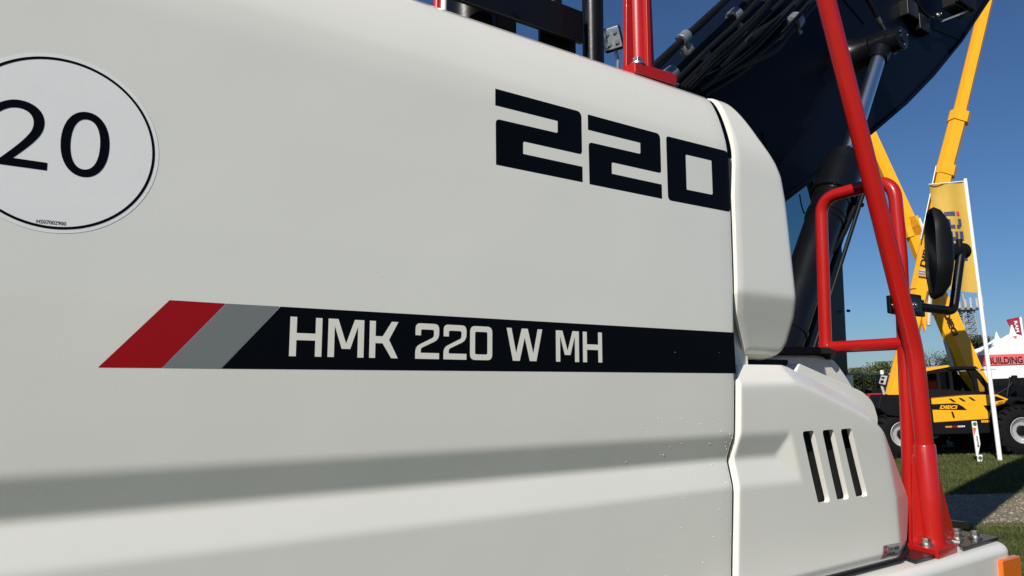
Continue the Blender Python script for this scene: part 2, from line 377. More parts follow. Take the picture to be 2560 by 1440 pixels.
# ---- upper moulded corner panel
def itp(x, t): return float(np.interp(x, [p[0] for p in t], [p[1] for p in t]))
RT_ = [(.055,1.415),(.06,1.425),(.07,1.452),(.10,1.482),(.156,1.512),(.20,1.524),(.235,1.520),(.295,1.513),(.425,1.499),(.48,1.487),(.508,1.472),(.565,1.426),(.62,1.391),(.648,1.370),(.657,1.354)]
def Lu(z): return 1.303 + (0 if z > .155 else (.155-z)/.088*.038) + .010*max(0, min(1, (z-.41)/.1))
rows = list(np.concatenate([np.arange(.066, .62, .006), [.625, .632, .638, .644, .649, .653, .656]]))
rows = [.060, .0625]+rows
us = list(np.linspace(0, .8, 16))+[.84, .88, .91, .94, .96, .975, .99, 1.0]
def upt(u, z):
    l, r = Lu(z), itp(z, RT_); yf = .33*max(0, .2-z); l, r = l*(1+.8*yf), r*(1+yf); x = l+(r-l)*u; y = prof(z)-.006
    t = max(0, min(1, (x-(r-.022))/.022)); y += .022*(1-math.sqrt(max(0, 1-t*t*.97)))
    f = .2-z; y += .33*(f/2+math.sqrt(f*f/4+.000012)) if f > -.03 else 0
    e = max(0, 1-(x-l)/.004); y += .0022*e*e
    tb = max(0, min(1, (.085-z)/.025)); y += .022*tb*tb
    return (x, y, Z(z))
cu_ = [[upt(u, z) for z in rows] for u in us]
up_panel = grid_solid(cu_, .009).build('corner_panel', 'mould', mh, smooth=40)
up_panel['label'] = 'tall white moulded corner panel beside the big 220'

# ---- lower moulded panel with three slots
FT = [(1.29,.006),(1.500,.009),(1.54,.000),(1.607,-.018),(1.723,-.053),(1.810,-.081),(1.871,-.115),(1.92,-.16),(2.09,-.32)]
TT = [(1.306,.010),(1.316,.022),(1.345,.044),(1.36,.047),(1.509,.048),(1.533,.044),(1.563,.033),(1.735,-.012),(1.823,-.037),(1.93,-.060),(1.975,-.078),(2.01,-.10),(2.04,-.135),(2.06,-.19)]
XL, XR = 1.306, 2.06
def XB(z): return itp(-z, [(.10,1.862),(.281,1.904),(.42,1.906)])
def vbase(z): return prof(z)-.0062
def lean(x, z):
    y = vbase(z); w_ = max(0, min(1, (x-XL)/.15)); return x*(1+y*w_), z*(1+y*w_)
def lpt(x, z):
    y = vbase(z)
    g = groove(z)*.95; fa = (1.472+(-.104-z)*.30-x)*.31
    y += max(0, min(g, fa))
    c = z-itp(x, FT); y += 1.0*(c/2+math.sqrt(c*c/4+.000008))
    bb = x-XB(z); y += .34*(bb/2+math.sqrt(bb*bb/4+.00002))
    e = max(0, 1-(x-XL)/.004); y += .0022*e*e
    q = max(0, min(1, (-.40-z)/.026)); y += .010*q*q
    xo, zo = lean(x, z); return (xo, y, Z(zo))
xs2 = [XL, XL+.0013, XL+.0026, XL+.004]+list(np.arange(XL+.010, XR, .0065))+[XR]
cl = []
for x in xs2:
    t = itp(x, TT); b_ = -.425 if x < 1.93 else -.425+(x-1.93)**2*7
    base = np.linspace(0, 1, 86); cl.append([lpt(x, b_+(t-b_)*k) for k in base])
low_panel = grid_solid(cl, .0125).build('vent_panel', 'mould', mh, smooth=40)
low_panel['label'] = 'white moulded panel with three slanted black slots'
cut = MB()
for a, b in (((1.514, 1.559), (1.562, 1.609)), ((1.592, 1.639), (1.639, 1.688)), ((1.668, 1.715), (1.719, 1.769))):
    q_ = [lean(*p) for p in ((a[0], -.1015), (a[1], -.1005), (b[1], -.2635), (b[0], -.2645))]
    cut.prism(rpoly([(x, Z(z)) for x, z in q_], .010, 5), -.1, .12)
co = cut.build('slot_cutter', 'mould', None, smooth=0)
bo = low_panel.modifiers.new('slots', 'BOOLEAN'); bo.object = co; bo.solver = 'EXACT'; bo.operation = 'DIFFERENCE'
dg = bpy.context.evaluated_depsgraph_get(); me2 = bpy.data.meshes.new_from_object(low_panel.evaluated_get(dg))
low_panel.modifiers.clear(); low_panel.data = me2; bpy.data.objects.remove(co)
me2.polygons.foreach_set('use_smooth', [True]*len(me2.polygons)); me2.set_sharp_from_angle(angle=R(40))
MB().box(1.48, 1.83, .040, .047, Z(-.30), Z(-.07)).build('grille_backing', 'dark', mh)
MB().tube(fillet([(1.31, .016, Z(DT)+.008), (1.93, .016, Z(DT)+.008), (2.025, .045, Z(DT)+.014), (2.05, .07, Z(DT)+.045)], .05), .006, 10).build('panel_seal', 'rubber', mh, smooth=60)
# maker's badge
def badge(x, z): 
    p = lpt(x, z); return (p[0], p[1]-.0009, p[2])
def badge2(x, z): 
    p = lpt(x, z); return (p[0], p[1]-.0016, p[2])
_n = 8
bq = [P(2207, 1364, 0), P(2250, 1356, 0), P(2250, 1390, 0), P(2205, 1400, 0)]
bq = [(p.x, p.z-CH) for p in bq]
def bmap(u, v):
    a = Vector(bq[3]).lerp(Vector(bq[2]), u); b = Vector(bq[0]).lerp(Vector(bq[1]), u); return tuple(a.lerp(b, v))
def bgrid(u0, u1, v0, v1, n=4):
    vs = [bmap(u0+(u1-u0)*i/n, v0+(v1-v0)*j/n) for i in range(n+1) for j in range(n+1)]
    return vs, [(i*(n+1)+j, (i+1)*(n+1)+j, (i+1)*(n+1)+j+1, i*(n+1)+j+1) for i in range(n) for j in range(n)]
M['badge'] = mat('badge_silver', (.42, .42, .42), .35, metal=.3)
bad = sheet('maker_badge', bgrid(0, 1, 0, 1), 'badge', low_panel, badge)
sheet('badge_red', bgrid(.05, .24, .06, .94), 'vinylred', bad, badge2)
def btxt(s, u0, u1, v0, v1, m, fn=None):
    vf = text2d(s, u0, u1, v0, v1, bold=.015); vf = ([bmap(*p) for p in vf[0]], vf[1])
    sheet('print', vf, m, bad, fn or badge2)
def badge3(x, z):
    p = lpt(x, z); return (p[0], p[1]-.0022, p[2])
btxt('H', .08, .21, .56, .86, 'badge', badge3); btxt('D', .08, .21, .14, .44, 'badge', badge3)
btxt('İDROMEK', .28, .97, .53, .86, 'ink'); btxt('ESIGN', .28, .74, .14, .44, 'ink')

# ---- stepped cover, tank and mat behind the vent panel
def pz(l, Y): return [(P(x, y, Y).x, P(x, y, Y).z) for x, y in l]
MB().prism(rpoly(pz([(1960, 965), (1988, 932), (1999, 908), (2160, 980), (2184, 1004), (2196, 1045), (2190, 1200), (1960, 1200)], .065), [0, .004, .006, .02, .02, .01, 0, 0], 6), .065, .13).build('stepped_cover', 'mould', mh, bevel=.004, seg=3)
MB().prism(rpoly(pz([(1850, 886), (2040, 886), (2084, 893), (2112, 930), (2140, 975), (2165, 1030), (2165, 1250), (1850, 1250)], .26), [0, .01, .05, .05, .08, .05, 0, 0], 8), .26, 1.0).build('fuel_tank', 'mould', mh, bevel=.012, seg=4)
MB().prism(rpoly(pz([(1840, 866), (2070, 868), (2086, 876), (2089, 892), (2080, 900), (2074, 885), (1840, 884)], .24), [0, .01, .015, .004, .003, .006, 0], 5), .235, 1.0).build('walkway_mat', 'mat', mh, bevel=.003)
MB().box(1.33, 1.62, .10, .24, Z(.045), Z(.064)).build('ledge_shadow_gap', 'dark', mh)
c_ = P(2120, 975, 1.1); MB().cyl((c_.x, 1.1, c_.z-.25), (c_.x, 1.1, c_.z+.075), .026, 24).build('filler_neck', 'white', mh, bevel=.006)

# ---- front deck with reflector
def plate_xy(pts, za, zb_):
    n = len(pts); b = MB(); b.add([(x, y, za) for x, y in pts]+[(x, y, zb_) for x, y in pts], [tuple(range(n)), tuple(range(2*n-1, n-1, -1))]+[(i, (i+1) % n, n+(i+1) % n, n+i) for i in range(n)]); return b
plate_xy(rpoly([(1.20, -.044), (2.455, -.044), (2.455, 1.25), (1.20, 1.25)], [0, .07, .05, 0], 8), Z(DT-.45), Z(DT)).build('front_deck', 'deck', mh, bevel=.024, seg=6)
rf = pz([(2500, 1401), (2546, 1388), (2552, 1470), (2507, 1482)], -.050)
amb = MB().prism(rpoly(rf, .006, 4), -.056, -.035).build('amber_reflector', 'amber', mh, bevel=.004, seg=3)
def dpl(l): return [tuple((lambda q: (q.x, q.y))(CAM+ray(*p)*((Z(DT)+.011-CAM.z)/ray(*p).z))) for p in l]
plate_xy(dpl([(2262, 1391), (2288, 1400), (2342, 1385), (2345, 1345), (2275, 1352)]), Z(DT)+.001, Z(DT)+.011).build('deck_plate', 'plate', mh, bevel=.0015)
plate_xy(dpl([(2398, 1362), (2408, 1369), (2497, 1342), (2457, 1335), (2404, 1326)]), Z(DT)+.001, Z(DT)+.011).build('deck_plate', 'plate', mh, bevel=.0015)
for c in (dpl([(2438, 1345)])[0], dpl([(2392, 1340)])[0]):
    MB().hexbolt((c[0], c[1], Z(DT)+.011), (0, 0, 1), .0125, .016).build('deck_bolt', 'zinc', mh, smooth=30, bevel=.0008)
# black step edge and brackets standing behind the post foot
MB().prism(rpoly(pz([(2360, 1300), (2418, 1305), (2426, 1318), (2424, 1322), (2360, 1326)], .34), .004), .34, .60).build('step_plate', 'plate', mh, bevel=.004, seg=3)
MB().prism(pz([(2340, 1322), (2408, 1322), (2404, 1345), (2340, 1350)], .28), .28, .50).build('step_bracket', 'dark', mh)
MB().prism(pz([(2250, 1286), (2310, 1286), (2310, 1375), (2250, 1375)], .20), .20, .42).build('step_bracket', 'dark', mh)
for k_ in (1290, 1318, 1342):
    MB().prism(pz([(2262, k_), (2320, k_), (2320, k_+7), (2262, k_+7)], .17), .17, .20).build('step_rung', 'black', mh, bevel=.002)
MB().tube([P(2284, 1352, .15), P(2286, 1345, .15), P(2290, 1343, .15)], .006, 10).build('wire_clip', 'zinc', mh)

# ---- red handrail
rail = MB()
YM = .03
main = [P(2338, 1362, YM), P(2312, 1110, YM), P(2289, 905, YM), P(2266, 790, YM), P(2060, -20, YM), P(1985, -330, YM)]
base_x = main[0].x; main[0] = Vector((main[1].x+.012, YM, Z(DT)+.02))
mp = fillet([main[0], main[2].lerp(P(2283, 850, YM), .5), main[4], main[5]], .28, 10)
hr = MB().tube(mp, .0243, 24).build('handrail', 'red', mh, smooth=60)
hr['label'] = 'red tubular handrail rising from the front deck'
XLp = 2.13
near = [PX(2290, 1290, XLp), PX(2252, 560, XLp), PX(2226, 478, XLp)]
yn = .078; yf = .303
zt_ = PX(2100, 503, XLp).z+.02
lp = fillet([(XLp, yn+.006, Z(DT)+.02), (XLp, yn-.016, Z(.36)), (XLp, yn-.012, zt_+.012), (XLp, yf-.004, zt_+.002), (XLp, yf+.008, Z(.115))], .062, 9)
loop = MB().tube(lp, .0190, 22).build('grab_loop', 'red', mh, smooth=60)
zc_ = Z(.118)
MB().tube([(XLp, yf+.012, zc_), (XLp-.005, YM+.01, zc_+.002)], .0180, 20).build('cross_bar', 'red', mh, smooth=60)
MB().cyl((XLp, yf+.008, zc_-.02), (XLp, yf+.008, zc_+.02), .021, 20).build('weld', 'red', mh)
def weldring(c, ax_, r_, n_=26):
    c = Vector(c); ax_ = Vector(ax_).normalized(); u_ = ax_.orthogonal().normalized(); k_ = ax_.cross(u_); pts = []
    for i in range(n_+1):
        a_ = 2*math.pi*i/n_; pts.append(c+(u_*math.cos(a_)+k_*math.sin(a_))*(r_+.0007*(i % 2)))
    MB().tube(pts, .0042, 8).build('weld_bead', 'red', mh, smooth=60)
weldring((XLp-.004, YM+.026, zc_+.002), (0, 1, 0), .0185); weldring((XLp, yf-.008, zc_), (0, 1, 0), .0185)
bx = main[0].x; bz = Z(DT)
def topz(x, y, z): d = ray(x, y); q = CAM+d*((z-CAM.z)/d.z); return Vector((q.x, q.y))
_l, _f, _r = topz(2288, 1364, bz+.022), topz(2344, 1377, bz+.022), topz(2393, 1360, bz+.022)
_b = (_l-_f)*1.7
ft = plate_xy(rpoly([tuple(_f), tuple(_r), tuple(_r+_b), tuple(_f+_b)], .003), bz+.001, bz+.022).build('post_foot', 'red', mh, bevel=.003, seg=3)
MB().tube([(bx, YM, bz+.02), (bx-.017, YM, bz+.283), (bx-.0172, YM, bz+.287)], [.0288, .0288, .0262], 24).build('post_sleeve', 'red', mh, smooth=50)
def fin(dirv, w0, w1, h, t=.009):
    d = Vector(dirv).normalized(); n = Vector((-d.y, d.x, 0))*t/2; c = Vector((bx, YM, bz+.021)); b = MB()
    q = [c, c+d*w0, c+d*w0+Vector((0, 0, .012)), c+d*w1+Vector((0, 0, h-.012)), c+d*(w1-.008)+Vector((0, 0, h)), c+Vector((-.01, 0, h))]
    m_ = len(q); b.add([p+n for p in q]+[p-n for p in q], [tuple(range(m_)), tuple(range(2*m_-1, m_-1, -1))]+[(i, (i+1) % m_, m_+(i+1) % m_, m_+i) for i in range(m_)])
    return b
fin((1, -.02, 0), .108, .030, .235).build('gusset', 'red', mh, bevel=.002)
fin((-.78, .62, 0), .058, .044, .245).build('gusset', 'red', mh, bevel=.002)
for p_ in ((2316, 1363), (2394, 1349)):
    q = topz(*p_, bz+.022); MB().hexbolt((q.x, q.y, bz+.022), (0, 0, 1), .0118, .015).build('foot_bolt', 'zinc', mh, smooth=30, bevel=.0008)

# ---- mirror on its arm
YB = .012
cA = P(2272, 757, YM-.03)
mm = thing  # (mirror is part of the machine)
MB().box(P(2226, 757, .05).x, P(2312, 757, .05).x, .050, .062, cA.z-.024, cA.z+.026).build('mirror_clamp', 'black', mh, bevel=.003)
MB().box(P(2274, 757, .012).x, P(2306, 757, .012).x, .012, .07, cA.z-.024, cA.z+.030).build('mirror_clamp', 'black', mh, bevel=.004)
for bxx, yb in ((P(2234, 757, .05).x, .050), (P(2284, 757, .012).x, .012)): MB().hexbolt((bxx, yb, cA.z-.002), (0, -1, 0), .0055, .006).build('clamp_bolt', 'zinc', mh)
ym = -.0
arm = [Vector((cA.x+.07, .035, cA.z)), P(2383, 778, ym), P(2400, 660, ym-.005), P(2404, 620, ym-.005)]
MB().tube(fillet([arm[0], arm[1], arm[3]], .03, 8), .0125, 18).build('mirror_arm', 'black', mh, smooth=60)
hd = P(2334, 634, .0); hub = P(2400, 628, -.005)
MB().cyl(P(2366, 632, 0.02), P(2413, 627, -.004), .0235, 24).build('mirror_joint', 'rubber', mh, bevel=.003)
MB().cyl(hub+Vector((0, 0, .01)), hub+Vector((0, 0, .036)), .009, 12).build('joint_stud', 'rubber', mh, bevel=.002)
nrm = Vector((-.62, .785, .03)).normalized(); hx = Vector((0, 0, 1)).cross(nrm).normalized(); hz = nrm.cross(hx)
out2 = rpoly([(-.080, -.055), (-.030, -.128), (.030, -.128), (.080, -.055), (.078, .075), (.040, .128), (-.040, .128), (-.078, .075)], .022, 6)
def head(s, d, k=1.0): return [hd+hx*(x*k*s*.80)+hz*(z*k*s)+nrm*d for x, z in out2]
b = MB(); n = len(out2); rings = [head(1, .008, 1.0), head(1, .0, 1.03), head(.97, -.016, 1.0), head(.75, -.036, 1.0), head(.4, -.046, 1.0)]
inner = head(.90, .008); rings = [head(.90, .003), inner]+rings
b.v = [tuple(p) for r_ in rings for p in r_]
for i in range(len(rings)-1): b.f += [(i*n+j, i*n+(j+1) % n, (i+1)*n+(j+1) % n, (i+1)*n+j) for j in range(n)]
b.f += [tuple(range((len(rings)-1)*n, len(rings)*n))]
mir = b.build('mirror_housing', 'rubber', mh, smooth=50)
g_ = MB(); g_.add(head(.905, .004), [tuple(range(n))]); g_.build('mirror_glass', 'mirror', mir, smooth=0)

# ---- things standing on the hood
hz0 = Z(.664)
px_ = P(1592, 100, .12).x
plate_xy(rpoly([(px_-.062, .066), (px_+.062, .060), (px_+.062, .17), (px_-.062, .17)], .004), hz0-.004, hz0+.020).build('rail_foot', 'red', mh, bevel=.003, seg=3)
MB().tube([(px_, .115, hz0+.018), (px_-.002, .115, Z(1.5))], .0235, 24).build('hood_rail_post', 'red', mh, smooth=60)
for s in (-1, 1):
    MB().prism([(px_, hz0+.018), (px_+s*.046, hz0+.018), (px_+s*.044, hz0+.05), (px_+s*.034, Z(1.1)), (px_, Z(1.1))], .109, .121).build('rail_gusset', 'red', mh, bevel=.002)
MB().prism([(px_-.006, hz0+.018), (px_+.006, hz0+.018), (px_+.006, Z(1.05)), (px_-.006, Z(1.05))], .082, .115).build('rail_gusset', 'red', mh, bevel=.002)
MB().hexbolt((px_-.040, .080, hz0+.020), (0, 0, 1), .0115, .014).build('rail_bolt', 'zinc', mh, bevel=.0008)
MB().hexbolt((px_+.050, .14, hz0+.020), (0, 0, 1), .0115, .014).build('rail_bolt', 'zinc', mh, bevel=.0008)
q = P(1482, 60, .25); MB().tube([(q.x, .25, Z(.6)), (q.x, .25, Z(1.6))], .0255, 24).build('black_post', 'black', mh, smooth=60)
MB().box(.20, 1.083, .23, .245, Z(.79), Z(.868)).build('guard_rail', 'black', mh, bevel=.004)
MB().box(.20, 1.083, .245, .30, Z(.86), Z(.868)).build('guard_rail', 'black', mh)
def legbox(xa, xb, Y, name='guard_leg'):
    a, b = P(xa, 60, Y).x, P(xb, 60, Y).x; MB().box(a, b, Y, Y+.012, Z(.55), Z(.86)).build(name, 'black', mh, bevel=.003)
legbox(1352, 1440, .26)
a, b = P(1173, 60, .30).x, P(1311, 60, .30).x
MB().cyl(((a+b)/2-.02, .38, Z(.5)), ((a+b)/2-.02, .38, Z(1.0)), .062, 28).build('air_intake', 'black', mh, smooth=50, bevel=.004)
MB().box(a+.02, b, .33, .36, Z(.5), Z(1.0)).build('guard_leg', 'black', mh, bevel=.003)
q = P(1385, 0, .5); MB().cyl((q.x, .5, Z(.5)), (q.x, .5, Z(1.35)), .022, 24).build('exhaust_pipe', 'black', mh, smooth=50)
q = P(1109, 5, .09); MB().tube([(q.x, .09, Z(.655)), (q.x+.004, .09, Z(1.0))], .0052, 12).build('white_rod', 'pole', mh)
q = P(1094, -4, .10); MB().tube([(q.x, .10, Z(.66)), (q.x, .10, Z(1.0))], .008, 12).build('red_rod', 'red', mh)
# square work lamp with four lenses
lc = P(1530, 97, .62); ln = (CAM-lc).normalized(); ln = (ln+Vector((-.35, -.1, 0))).normalized(); lx = Vector((0, 0, 1)).cross(ln).normalized(); lz = ln.cross(lx)
lx, lz = lx*.98+lz*.17, lz*.98-lx*.17
def lbox(c, hx_, hz_, d0, d1, bld):
    v = [c+lx*sx*hx_+lz*sz*hz_+ln*d for d in (d0, d1) for sx, sz in ((-1,-1),(1,-1),(1,1),(-1,1))]
    return bld.add(v, [(0,3,2,1),(4,5,6,7),(0,1,5,4),(1,2,6,5),(2,3,7,6),(3,0,4,7)])
lam = lbox(lc, .031, .036, -.03, .004, MB()).build('work_lamp', 'black', mh, bevel=.003)
lbox(lc, .028, .033, .004, .008, MB()).build('lamp_lens', 'clamp', lam, bevel=.002)
for sx in (-1, 1):
    for sz in (-1, 1): MB().cyl(lc+lx*sx*.013+lz*sz*.016+ln*.008, lc+lx*sx*.013+lz*sz*.016+ln*.013, .0105, 16, .004).build('reflector_cup', 'lens', lam)
for k in range(6): lbox(lc+lz*(-.03+.012*k), .026, .0015, -.045, -.03, MB()).build('cooling_fin', 'black', lam)
MB().tube([lc-ln*.02-lz*.03, lc-ln*.02-lz*.07, Vector((lc.x, .64, Z(.5)))], .006, 10).build('lamp_bracket', 'clamp', lam)

# ---- boom, lift cylinder, hoses
YBm = .95
lo = [(1.75, .20), (2.40, .545), (2.886, .824), (3.311, 1.077), (3.706, 1.320), (4.08, 1.56), (4.425, 1.809), (4.85, 2.15), (5.31, 2.568), (5.9, 3.05), (6.8, 3.75), (8.6, 5.1), (10.4, 6.4)]
hi = [(10.2, 7.0), (8.3, 5.95), (6.4, 4.65), (5.2, 3.75), (4.1, 2.90), (2.95, 1.86), (2.30, 1.27), (1.95, .95), (1.62, .55)]
outl = [(x, Z(z)) for x, z in lo+hi]
boom = MB().prism(outl, YBm, 1.52).build('boom', 'boom', mh, bevel=.008, seg=2)
boom['label'] = 'dark navy boom rising to the upper right'
# weld lip along the lower edge, and reinforcement plate
lip = MB()
for (xa, za), (xb, zb_) in zip(lo[1:-1], lo[2:]):
    lip.add([(xa, YBm-.012, Z(za)-.006), (xb, YBm-.012, Z(zb_)-.006), (xb, YBm-.012, Z(zb_)+.014), (xa, YBm-.012, Z(za)+.014),
             (xa, YBm+.02, Z(za)-.006), (xb, YBm+.02, Z(zb_)-.006), (xb, YBm+.02, Z(zb_)+.014), (xa, YBm+.02, Z(za)+.014)],
            [(0,1,2,3),(0,4,5,1),(3,2,6,7),(4,7,6,5)])
lip.build('edge_lip', 'boom', boom)
def off(p, Y=YBm-.004): q = P(*p, Y); return (q.x, q.z)
for (p_, q_) in (((1905, 330), (1945, 470)), ((2075, -40), (2160, 60)), ((2330, 70), (2400, 100))):
    MB().tube([P(*p_, YBm), P(*q_, YBm)], .006, 8).build('weld_seam', 'boom', boom)
for p_ in ((2262, 30), (2292, 66)):
    c_ = P(*p_, YBm); MB().box(c_.x-.06, c_.x+.06, YBm-.05, YBm+.01, c_.z-.05, c_.z+.05).build('valve_block', 'black', boom, bevel=.008)
YC = .80
pin = P(2208, 112, YC); cb = P(1943, 900, YC); ax = (cb-pin).normalized()
bc = P(2116, 400, YC); L = (bc-pin).length
boss = MB().tube([(pin.x, .70, pin.z), (pin.x, .705, pin.z), (pin.x, .76, pin.z), (pin.x, .765, pin.z)], [.050, .058, .058, .05], 32).build('pin_cap', 'black', mh, smooth=40)
MB().cyl((pin.x, .693, pin.z), (pin.x, .705, pin.z), .030, 24).build('pin_face', 'black', boss, bevel=.002)
for k in range(3):
    a_ = k*2.1+.5; MB().hexbolt((pin.x+.04*math.cos(a_), .70, pin.z+.04*math.sin(a_)), (0, -1, 0), .006, .006, False).build('pin_bolt', 'zinc', boss)
MB().tube([(pin.x, .755, pin.z), (pin.x, .76, pin.z), (pin.x, .84, pin.z), (pin.x, .845, pin.z)], [.06, .068, .068, .06], 32).build('rod_eye', 'black', mh, smooth=40)
MB().tube([(pin.x, .845, pin.z), (pin.x, .85, pin.z), (pin.x, .93, pin.z), (pin.x, .96, pin.z)], [.062, .07, .075, .10], 32).build('boom_boss', 'black', mh, smooth=40)
MB().tube([pin+ax*.04, pin+ax*.115], [.052, .043], 28).build('rod_neck', 'black', mh, smooth=50)
MB().cyl(pin+ax*.10, bc+ax*.05, .034, 32).build('cylinder_rod', 'chrome', mh, smooth=60)
rb = .088
bpts = [(L-.005, .066), (L, .080), (L+.055, .082), (L+.06, .088), (L+.075, .090), (L+.20, .091), (L+.205, .094), (L+.235, .094), (L+.24, .082), (L+.27, .082), (L+.275, .078), (L+1.8, .078)]
barrel = MB().tube([pin+ax*t for t, _ in bpts], [r_ for _, r_ in bpts], 36).build('cylinder_barrel', 'black', mh, smooth=30)
for t_ in (.33, .36, .95):
    MB().tube([pin+ax*(L+t_), pin+ax*(L+t_+.004), pin+ax*(L+t_+.024), pin+ax*(L+t_+.028)], [.079, .083, .083, .079], 32).build('barrel_band', 'black', barrel, smooth=30)
_u = ax.orthogonal().normalized(); _k = ax.cross(_u)
for q_ in range(10):
    a_ = 2*math.pi*q_/10; MB().hexbolt(pin+ax*(L-.002)+(_u*math.cos(a_)+_k*math.sin(a_))*.064, -ax, .008, .010, False).build('gland_bolt', 'black', barrel)
side = ax.cross(Vector((0, 1, 0))).normalized()
if side.x < 0: side = -side
for k, (o1, o2, rr_) in enumerate(((.105, -.03, .013), (.098, -.075, .009))):
    p0 = pin+ax*(L+.16)+side*(o1)+Vector((0, o2, 0)); p1 = pin+ax*(L+1.6)+side*(o1-.01)+Vector((0, o2, 0))
    MB().tube([p0-side*.02-ax*.02, p0, p1], rr_, 12)\
        .build('hydraulic_pipe', 'rubber', barrel, smooth=60)
MB().tube(spline([P(2150, 478, .74), P(2135, 520, .74), P(2105, 590, .74), P(2060, 660, .74), P(2030, 760, .75)]), .012, 12).build('cylinder_hose', 'rubber', barrel, smooth=60)
MB().hexbolt(P(2150, 512, .74), (0, -1, -.3), .010, .012, False).build('pipe_fitting', 'black', barrel)
def c2(x, y): return (1600+x/3.5556, y/3.5556)
hoses = [([(110,600),(400,330),(760,0),(900,-130)], .72, .0125), ([(250,720),(420,560),(800,190),(960,0),(1070,-130)], .76, .019), ([(320,760),(560,540),(1000,130),(1130,0),(1230,-120)], .80, .018),
         ([(380,790),(560,620),(700,460),(880,310),(1080,110),(1180,-30)], .76, .013), ([(430,820),(620,705),(900,570),(1180,440),(1310,285),(1560,0),(1650,-110)], .86, .024),
         ([(700,620),(880,440),(1050,300),(1230,180),(1420,0),(1530,-110)], .88, .020), ([(560,850),(800,705),(1000,560),(1200,400),(1330,240),(1480,60),(1600,-90)], .92, .016),
         ([(300,700),(500,500),(700,330),(900,120),(1050,-80)], .86, .018), ([(350,700),(640,430),(900,230),(1120,30),(1250,-110)], .90, .020)]
hoses += [([(300,735),(600,440),(840,220),(1010,40),(1130,-110)], .70, .009), ([(440,790),(640,590),(860,400),(1060,200),(1250,20),(1360,-100)], .74, .009),
          ([(520,800),(760,620),(1000,440),(1180,260),(1370,60),(1500,-80)], .78, .011), ([(360,770),(530,600),(760,380),(960,200),(1100,60),(1220,-70)], .70, .007),
          ([(480,830),(700,700),(1000,520),(1230,330),(1440,110),(1560,-40)], .82, .010), ([(120,640),(330,430),(430,330),(600,180),(820,-40)], .80, .008)]
for pts, Y, r_ in hoses:
    MB().tube(spline([P(*c2(*p), Y) for p in pts], 10), r_, 12).build('hydraulic_hose', 'rubber', mh, smooth=60)
# galvanised hose clamps
def clampat(p, q, Y, r_, wid=.05):
    a, b = P(*c2(*p), Y), P(*c2(*q), Y); d = (b-a).normalized(); c = (a+b)/2
    o = MB().tube([c-d*wid/2, c-d*wid*.45, c+d*wid*.45, c+d*wid/2], [r_*.9, r_, r_, r_*.9], 18).build('hose_clamp', 'clamp', mh, smooth=40)
    s_ = d.cross(Vector((0, 1, 0))).normalized()
    if s_.z > 0: s_ = -s_
    MB().box(-.008, .008, -.02, .02, -.02, .004)
    MB().tube([c+s_*r_*.9, c+s_*(r_+.022)], .010, 8).build('clamp_lug', 'clamp', o)
    MB().hexbolt(c+s_*(r_+.014)-d*.012, d, .0095, .022, False).build('clamp_bolt', 'zinc', o)
    MB().hexbolt(c-s_*(r_*.7)-d*wid*.55, -d, .007, .012, False).build('clamp_bolt', 'zinc', o)
clampat((350, 375), (430, 300), .72, .023, .045); clampat((390, 480), (450, 430), .80, .024, .03); clampat((800, 180), (880, 110), .76, .030, .045); clampat((505, 570), (600, 480), .80, .030, .06)
clampat((1320, 250), (1420, 150), .86, .040, .055); clampat((230, 690), (300, 640), .76, .028, .05); clampat((880, 360), (960, 280), .88, .03, .05)
q0 = [P(2020+140*.0+135, -25, .80), P(2183, 22, .80), P(2194, 46, .80)]
MB().tube(q0, .0115, 12).build('grease_hose', 'rubber', mh, smooth=60)
MB().tube([P(2193, 44, .80), P(2200, 58, .80), P(2201, 60, .80), P(2212, 78, .80)], [.013, .013, .009, .009], 10).build('hose_fitting', 'zinc', mh)
# lamp and cable on the boom
bl = P(2372, 8, .88)
bl_o = MB().box(bl.x-.10, bl.x+.12, .80, .88, bl.z-.07, bl.z+.12).build('boom_lamp', 'black', mh, bevel=.006)
for k in range(10): MB().box(bl.x-.11+.023*k, bl.x-.101+.023*k, .775, .80, bl.z-.06, bl.z+.11).build('cooling_fin', 'black', bl_o)
MB().prism([off(p, .85) for p in [(2378, 42), (2402, 30), (2404, 36), (2376, 47)]], .80, .90).build('lamp_bracket', 'clamp', bl_o)
MB().tube(spline([P(2286, -10, .9), P(2305, 25, .9), P(2330, 46, .9), P(2360, 48, .9), P(2382, 38, .9)]), .006, 8).build('lamp_cable', 'rubber', mh, smooth=60)
MB().hexbolt(P(2345, 39, .93), (0, -1, 0), .013, .02).build('cable_clip', 'zinc', mh)
MB().tube([P(2308, 54, .93), P(2334, 42, .93)], .006, 8).build('cable_bracket', 'zinc', mh)

# ---- cab on the far side
YK = 1.62
def cabp(x, y): q = P(x, y, YK); return (q.x, q.z)
x1 = P(2105, 700, YK).x; zb1 = Z(-.12); zt1 = Z(1.75)
fr = [(3.05, zb1), (x1, zb1), (x1+.02, Z(.95)), (x1-.25, zt1), (3.05, zt1)]
w1 = rpoly([(3.15, Z(.62)), (x1-.16, Z(.62)), (x1-.16, Z(.98)), (x1-.38, zt1-.14), (3.15, zt1-.14)], .05)
vs, fs = fillpoly([fr, w1[::-1]])
for yy in (YK, YK+1.05):
    cbm = MB(); n = len(vs); cbm.add([(x, yy, z) for x, z in vs]+[(x, yy+.05, z) for x, z in vs], fs+[tuple(i+n for i in f) for f in fs])
    nf, nw = len(fr), len(w1)
    cbm.f += [(i, (i+1) % nf, n+(i+1) % nf, n+i) for i in range(nf)]+[(nf+i, nf+(i+1) % nw, n+nf+(i+1) % nw, n+nf+i) for i in range(nw)]
    cbm.build('cab_side', 'black', mh)
    g_ = MB(); g_.add([(x, yy+.025, z) for x, z in w1], [tuple(range(len(w1)))]); g_.build('cab_window', 'teal', mh, smooth=0)
